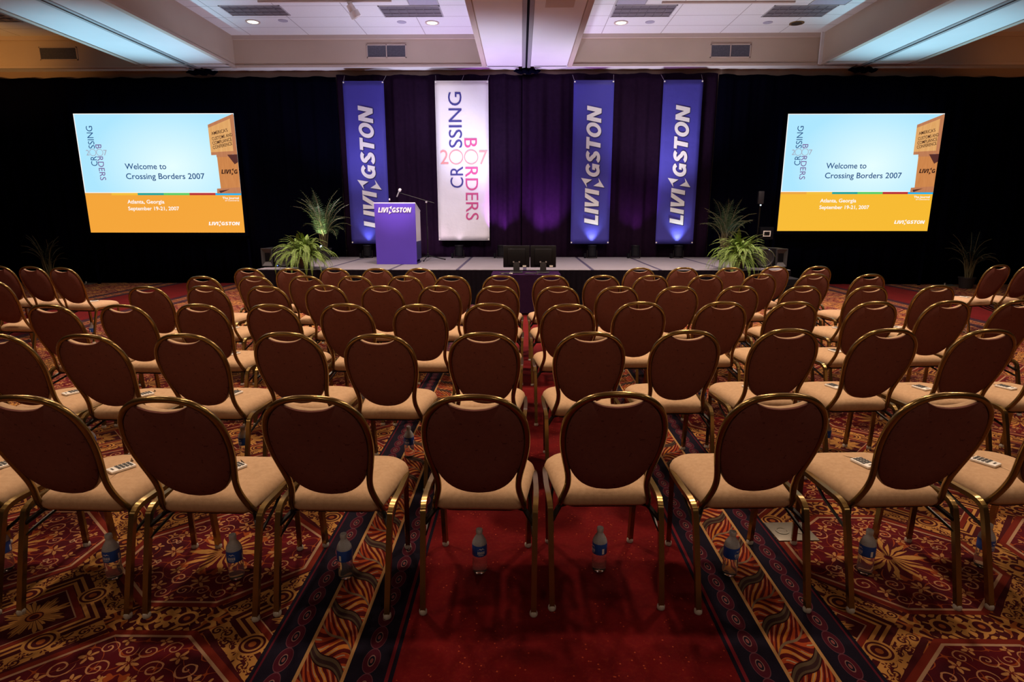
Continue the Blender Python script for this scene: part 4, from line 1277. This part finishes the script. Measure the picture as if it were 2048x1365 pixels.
def chair_proto():
    t = thing('banquet_chair', 'chair', 'chair')
    # seat cushion
    def outline(ins, n=8):
        hwf, hwr, yf, yr, rf, rr_ = .222 - ins, .185 - ins, .300 - ins, -.128 + ins, .11, .04
        pts = []
        for (cx, cy, r0, a0) in ((hwf - rf, yf - rf * 1.0, rf, 0), (-hwf + rf, yf - rf, rf, 90), (-hwr + rr_, yr + rr_, rr_, 180), (hwr - rr_, yr + rr_, rr_, 270)):
            for k in range(n + 1):
                a = R(a0 + 90 * k / n); pts.append((cx + r0 * math.cos(a), cy + r0 * math.sin(a)))
        return pts
    lay = [(.03, .383), (.008, .386), (.0, .398), (-.003, .416), (.003, .434), (.016, .449), (.04, .459), (.08, .4635), (.12, .465)]
    b = MB(); n = len(outline(0)); vs = []
    for ins, z in lay: vs += [(x, y, z + .006 * (y > .15) * 0) for x, y in outline(ins)]
    fs = [(i * n + k, i * n + (k + 1) % n, (i + 1) * n + (k + 1) % n, (i + 1) * n + k) for i in range(len(lay) - 1) for k in range(n)]
    fs += [tuple(range(n - 1, -1, -1)), tuple((len(lay) - 1) * n + k for k in range(n))]
    kid(t, b.add(vs, fs).obj('seat', M['seat'], t, 60))
    vs = []
    for z in (.370, .383): vs += [(x, y, z) for x, y in outline(.03)]
    kid(t, MB().add(vs, [tuple(range(n - 1, -1, -1)), tuple(range(n, 2 * n))] + [(k, (k + 1) % n, n + (k + 1) % n, n + k) for k in range(n)]).obj('seat_pan', M['pan'], t, 20))
    # back frame tube
    half = [(.182, .385), (.178, .415), (.167, .455), (.158, .495), (.157, .535), (.164, .58), (.176, .635), (.186, .69), (.189, .74), (.185, .79), (.170, .84), (.140, .88), (.098, .907), (.05, .919), (0, .922)]
    path = [(x, BP(z), z) for x, z in half]
    path[0] = (.182, -.098, .385); path[1] = (.178, -.122, .415)
    full = path + [(-x, y, z) for x, y, z in path[-2::-1]]
    kid(t, MB().tube(spline(full, 5), .0125, 10).obj('back_frame', M['frame'], t, 60))
    # upholstered back: oval pad with a hand-hold cut at the top
    prof = [(.0, .476), (.045, .481), (.085, .497), (.118, .524), (.143, .560), (.162, .606), (.174, .655), (.180, .705), (.181, .745), (.176, .79), (.162, .834),
            (.140, .866), (.118, .888), (.100, .900), (.088, .896), (.06, .883), (.03, .8765), (0, .874)]
    sp_ = spline([(x, 0, z) for x, z in prof], 2)
    out = [(p.x, p.z) for p in sp_]
    out = out + [(-x, z) for x, z in out[-2:0:-1]]
    N = len(out)
    cxy = (0, .70)

    def ring(s, d):
        return [(cxy[0] + (x - cxy[0]) * s, BP(cxy[1] + (z - cxy[1]) * s) + d, cxy[1] + (z - cxy[1]) * s) for x, z in out]

    def shell(layers):
        vs, fs = [], []
        for s, d in layers: vs += ring(s, d)
        for i in range(len(layers) - 1):
            fs += [(i * N + k, i * N + (k + 1) % N, (i + 1) * N + (k + 1) % N, (i + 1) * N + k) for k in range(N)]
        m = len(vs)
        # close the last ring with a fan round the centre so that the crown stays round
        vs.append((0, BP(cxy[1]) + layers[-1][1], cxy[1])); fs += [((len(layers) - 1) * N + k, (len(layers) - 1) * N + (k + 1) % N, m) for k in range(N)]
        return MB().add(vs, fs)
    bk = kid(t, shell([(.985, -.004), (1.0, .006), (.985, .022), (.93, .032), (.75, .040), (.4, .044)]).obj('backrest', M['seat'], t, 60))
    kid(bk, shell([(.975, .0), (.985, -.008), (.965, -.013), (.6, -.014)]).obj('back_panel', M['back'], bk, 60))
    # legs
    for sx in (-1, 1):
        rear = spline([(sx * .219, -.245, .012), (sx * .221, -.200, .19), (sx * .223, -.152, .365), (sx * .224, -.132, .397), (sx * .226, -.095, .411), (sx * .228, -.02, .412), (sx * .228, .05, .411)], 5)
        l = kid(t, MB().tube(rear, .0152, 4, a0=PI / 4).obj('leg', M['frame'], t, 40))
        kid(l, MB().lathe([(.014, 0), (.016, .004), (.016, .014), (.013, .02)], 10, (sx * .219, -.245, 0)).obj('glide', M['glide'], l))
        front = spline([(sx * .228, .05, .411), (sx * .226, .14, .409), (sx * .218, .20, .402), (sx * .209, .222, .375), (sx * .204, .230, .30), (sx * .197, .245, .012)], 5)
        l = kid(t, MB().tube(front, .0152, 4, a0=PI / 4).obj('leg', M['frame'], t, 40))
        kid(l, MB().lathe([(.014, 0), (.016, .004), (.016, .014), (.013, .02)], 10, (sx * .197, .245, 0)).obj('glide', M['glide'], l))
        kid(t, MB().tube([(sx * .218, -.158, .345), (sx * .182, -.10, .378), (sx * .13, -.06, .374)], .011, 6).obj('brace', M['darkmetal'], t))
        kid(t, MB().tube([(sx * .216, -.170, .30), (sx * .204, .04, .345), (sx * .18, .17, .374)], .007, 6).obj('stretcher', M['darkmetal'], t))
    return t


ORD = ['', 'first', 'second', 'third', 'fourth', 'fifth', 'sixth', 'seventh']
ROWN = {1: 'nearest row', 2: 'second-nearest row', 3: 'third-nearest row', 4: 'fourth-nearest row', 5: 'fifth-nearest row', 6: 'farthest row by the stage'}
# (x, y) of the top of each chair back, counted outwards from the aisle
ROWS = {
    1: ([(-.165, 1.95), (-.74, 1.93), (-1.25, 1.91), (-1.76, 1.92), (-2.29, 1.93)], [(.35, 1.99), (.93, 1.98), (1.54, 2.0), (2.11, 2.03)]),
    2: ([(-.20, 3.05), (-.76, 3.0), (-1.27, 3.04), (-1.79, 2.99), (-2.31, 2.97), (-2.80, 2.98)], [(.38, 3.07), (.92, 3.13), (1.49, 3.18), (2.05, 3.19), (2.59, 3.18), (3.13, 3.2)]),
    3: ([(-.22, 4.10), (-.72, 4.04), (-1.25, 4.06), (-1.77, 4.03), (-2.28, 4.03), (-2.80, 3.99), (-3.31, 3.98)], [(.34, 4.07), (.87, 4.18), (1.47, 4.2), (1.99, 4.21), (2.58, 4.22), (3.15, 4.27), (3.71, 4.32)]),
    4: ([(-.21, 5.13), (-.73, 5.13), (-1.24, 5.12), (-1.76, 5.16), (-2.26, 5.09), (-2.80, 5.09), (-3.29, 5.03)], [(.33, 5.11), (.86, 5.11), (1.39, 5.12), (1.94, 5.16), (2.50, 5.16), (3.10, 5.18), (3.72, 5.22)]),
    5: ([(-.21, 6.03), (-.715, 5.97), (-1.20, 5.97), (-1.72, 5.97), (-2.22, 5.95), (-2.73, 5.91), (-3.26, 5.89)], [(.32, 6.05), (.85, 6.05), (1.36, 6.06), (1.95, 6.12), (2.55, 6.22), (3.12, 6.23), (3.70, 6.21)]),
    6: ([(-1.19, 6.82), (-1.69, 6.81), (-2.20, 6.84), (-2.69, 6.76), (-3.20, 6.79)], [(1.41, 6.92), (1.94, 6.97), (2.50, 6.98), (3.10, 7.15), (3.62, 7.16)]),
}
CH = []            # (row, side, k, loc, yaw)
for r in ROWS:
    for s, sd in ((0, 'left'), (1, 'right')):
        for k, (x, y) in enumerate(ROWS[r][s], 1):
            yaw = R(-.8 * abs(x) - .5) if s == 0 else R(1.1 * x + 1.2)
            where = 'the red aisle' if r < 6 else 'the middle gap'
            CH.append((r, sd, k, x, y, yaw, '%s chair %s of %s, %s' % (ORD[k], sd, where, ROWN[r])))
# the side blocks
for k, (x, y) in enumerate([(-5.45, 6.84), (-5.94, 6.98), (-6.42, 7.07), (-6.92, 7.14)], 1):
    CH.append((7, 'left', k, x, y, R(-5), '%s chair from the side aisle, far left block' % ORD[k]))
CH.append((8, 'left', 1, -5.12, 5.52, R(-4), 'lone nearer chair of the far left block'))
for k, (x, y) in enumerate([(6.0, 7.40), (6.48, 7.5)], 1):
    CH.append((7, 'right', k, x, y, R(12), '%s chair from the side aisle, far right block' % ORD[k]))

proto = chair_proto()
first = True
GROUPS = {1: 'banquet chairs in the nearest row', 2: 'banquet chairs in the second row', 3: 'banquet chairs in the third row', 4: 'banquet chairs in the fourth row',
          5: 'banquet chairs in the fifth row', 6: 'banquet chairs in the front row', 7: 'banquet chairs in the side blocks', 8: 'banquet chairs in the side blocks'}
seats = []
for (r, sd, k, x, y, yaw, where) in CH:
    c = proto if first else copy_tree(proto)
    first = False
    off = Vector((0, .316, 0)); off.rotate(Matrix.Rotation(yaw, 3, 'Z'))
    c.location = (x + off.x, y + off.y, 0); c.rotation_euler = (0, 0, yaw)
    c['label'] = 'round-backed brown banquet chair, ' + where; c['group'] = GROUPS[r]
    seats.append((r, sd, k, c.location.copy(), yaw, where))

# ------------------------------------------------------------------ water bottles under the chairs


def bottle_proto():
    t = thing('water_bottle', 'bottle', 'water bottle')
    r = .032
    kid(t, MB().lathe([(.020, 0), (.027, .002), (.031, .010), (r, .02), (r, .05), (.0305, .055), (r, .06), (r, .09), (.0322, .092), (.0322, .138)], 22).obj('bottle_body', M['water'], t, 60))
    kid(t, MB().lathe([(.0322, .1385), (r, .142), (.030, .152), (.022, .168), (.014, .180), (.0125, .188), (.0125, .192)], 22).obj('shoulder', M['frost'], t, 60))
    kid(t, MB().lathe([(.0326, .090), (.0330, .091), (.0330, .139), (.0326, .140)], 24).obj('label_wrap', M['label_blue'], t, 60))
    kid(t, MB().lathe([(.0145, .190), (.0150, .192), (.0150, .205), (.0135, .208), (.004, .2085)], 18).obj('cap', M['cap'], t, 60))
    # white peak, lettering strokes and bar-code patch printed on the wrap
    def wrapfn(u, v): a = -PI / 2 + u / .0333; return (.0333 * math.cos(a), .0333 * math.sin(a), v)
    def strip(u0, u1, v0, v1, n=4):
        vs = []
        for i in range(n + 1): u = u0 + (u1 - u0) * i / n; vs += [(u, v0), (u, v1)]
        return vs, [(2 * i, 2 * i + 2, 2 * i + 3, 2 * i + 1) for i in range(n)]
    sh = [([(-.016, .120), (-.004, .130), (.002, .126), (.008, .131), (.018, .121), (.008, .127), (.002, .1225), (-.004, .1265)], [(0, 7, 1), (7, 6, 2, 1), (6, 5, 3, 2), (5, 4, 3)])]
    for i in range(4):
        u = -.0145 + i * .0085; sh += [strip(u, u + .002, .102, .116, 1), strip(u + .004, u + .0058, .102, .116, 1), strip(u, u + .0058, .108, .1105, 2)]
    sh.append(strip(-.011, .013, .0965, .0985))
    sh.append(strip(.050, .060, .095, .120))
    vs, fs = merge2d(sh)
    me = bpy.data.meshes.new('label_print'); me.from_pydata([wrapfn(u, v) for u, v in vs], [], fs); me.update(); me.materials.append(M['white'])
    kid(t, link('label_print', me, t))
    return t


def pad_proto():
    t = thing('keypad', 'keypad', 'keypad')
    kid(t, MB().rbox(-.031, .031, -.05, .05, 0, .012, .005, 2).obj('case', M['white'], t, 40))
    b = MB()
    for i in range(3):
        for j in range(4):
            cx, cy = -.0175 + i * .0175, -.012 + j * .0155; b.box(cx - .0062, cx + .0062, cy - .0052, cy + .0052, .011, .0145)
    kid(t, b.obj('keys', M['key'], t, 0))
    kid(t, MB().box(-.012, .012, -.038, -.031, .011, .0128).obj('display', M['grey'], t, 0))
    return t


BROWS = {(r, sd, k) for (r, sd, k, *_) in seats if r in (1, 2, 3)} | {(5, 'right', 5), (7, 'left', 1), (7, 'left', 2), (7, 'right', 1)}
HIDB = {(2, 'left', k) for k in (1, 3, 5)} | {(2, 'right', k) for k in (1, 2, 3, 5, 6)} | {(3, 'left', k) for k in (1, 2, 4, 5, 6, 7)} | {(3, 'right', k) for k in (1, 2, 4, 5, 6, 7)}
HIDK = {(2, 'left', 3)} | {(3, 'left', k) for k in (3, 4, 6, 7)} | {(3, 'right', k) for k in (3, 4, 6, 7)} | {(4, sd_, k) for sd_ in ('left', 'right') for k in (3, 4, 5)} | {(7, 'left', k) for k in (2, 3, 4)} | {(8, 'left', 1), (7, 'right', 2)}
PADS = {(r, sd, k) for (r, sd, k, *_) in seats if (k >= 3 and r <= 4) or r >= 7}
rnd = random.Random(8)
bp = None; kp = None
for (r, sd, k, loc, yaw, where) in seats:
    key = (r, sd, k)
    if key in BROWS and key not in HIDB:
        if bp is None: bp = bottle_proto(); c = bp
        else: c = copy_tree(bp)
        d = Vector((rnd.uniform(-.03, .03), .02 + rnd.uniform(-.02, .02), 0))
        if r == 2: d.y += .20
        d.rotate(Matrix.Rotation(yaw, 3, 'Z'))
        c.location = loc + d + Vector((0, 0, .0005)); c.rotation_euler = (0, 0, rnd.uniform(-.6, .6) if rnd.random() < .6 else rnd.uniform(-2.2, -1.2))
        c['label'] = 'blue-labelled water bottle under ' + where; c['group'] = 'water bottles on the carpet'
    if key in PADS and key not in HIDK:
        if kp is None: kp = pad_proto(); c = kp
        else: c = copy_tree(kp)
        d = Vector((rnd.uniform(-.015, .015), .10 + rnd.uniform(-.02, .02), .4655)); d.rotate(Matrix.Rotation(yaw, 3, 'Z'))
        c.location = loc + d; c.rotation_euler = (0, 0, yaw + rnd.uniform(-.25, .25) + (-.35 if sd == 'left' else .35))
        c['label'] = 'white keypad on ' + where; c['group'] = 'keypads lying on the seats'
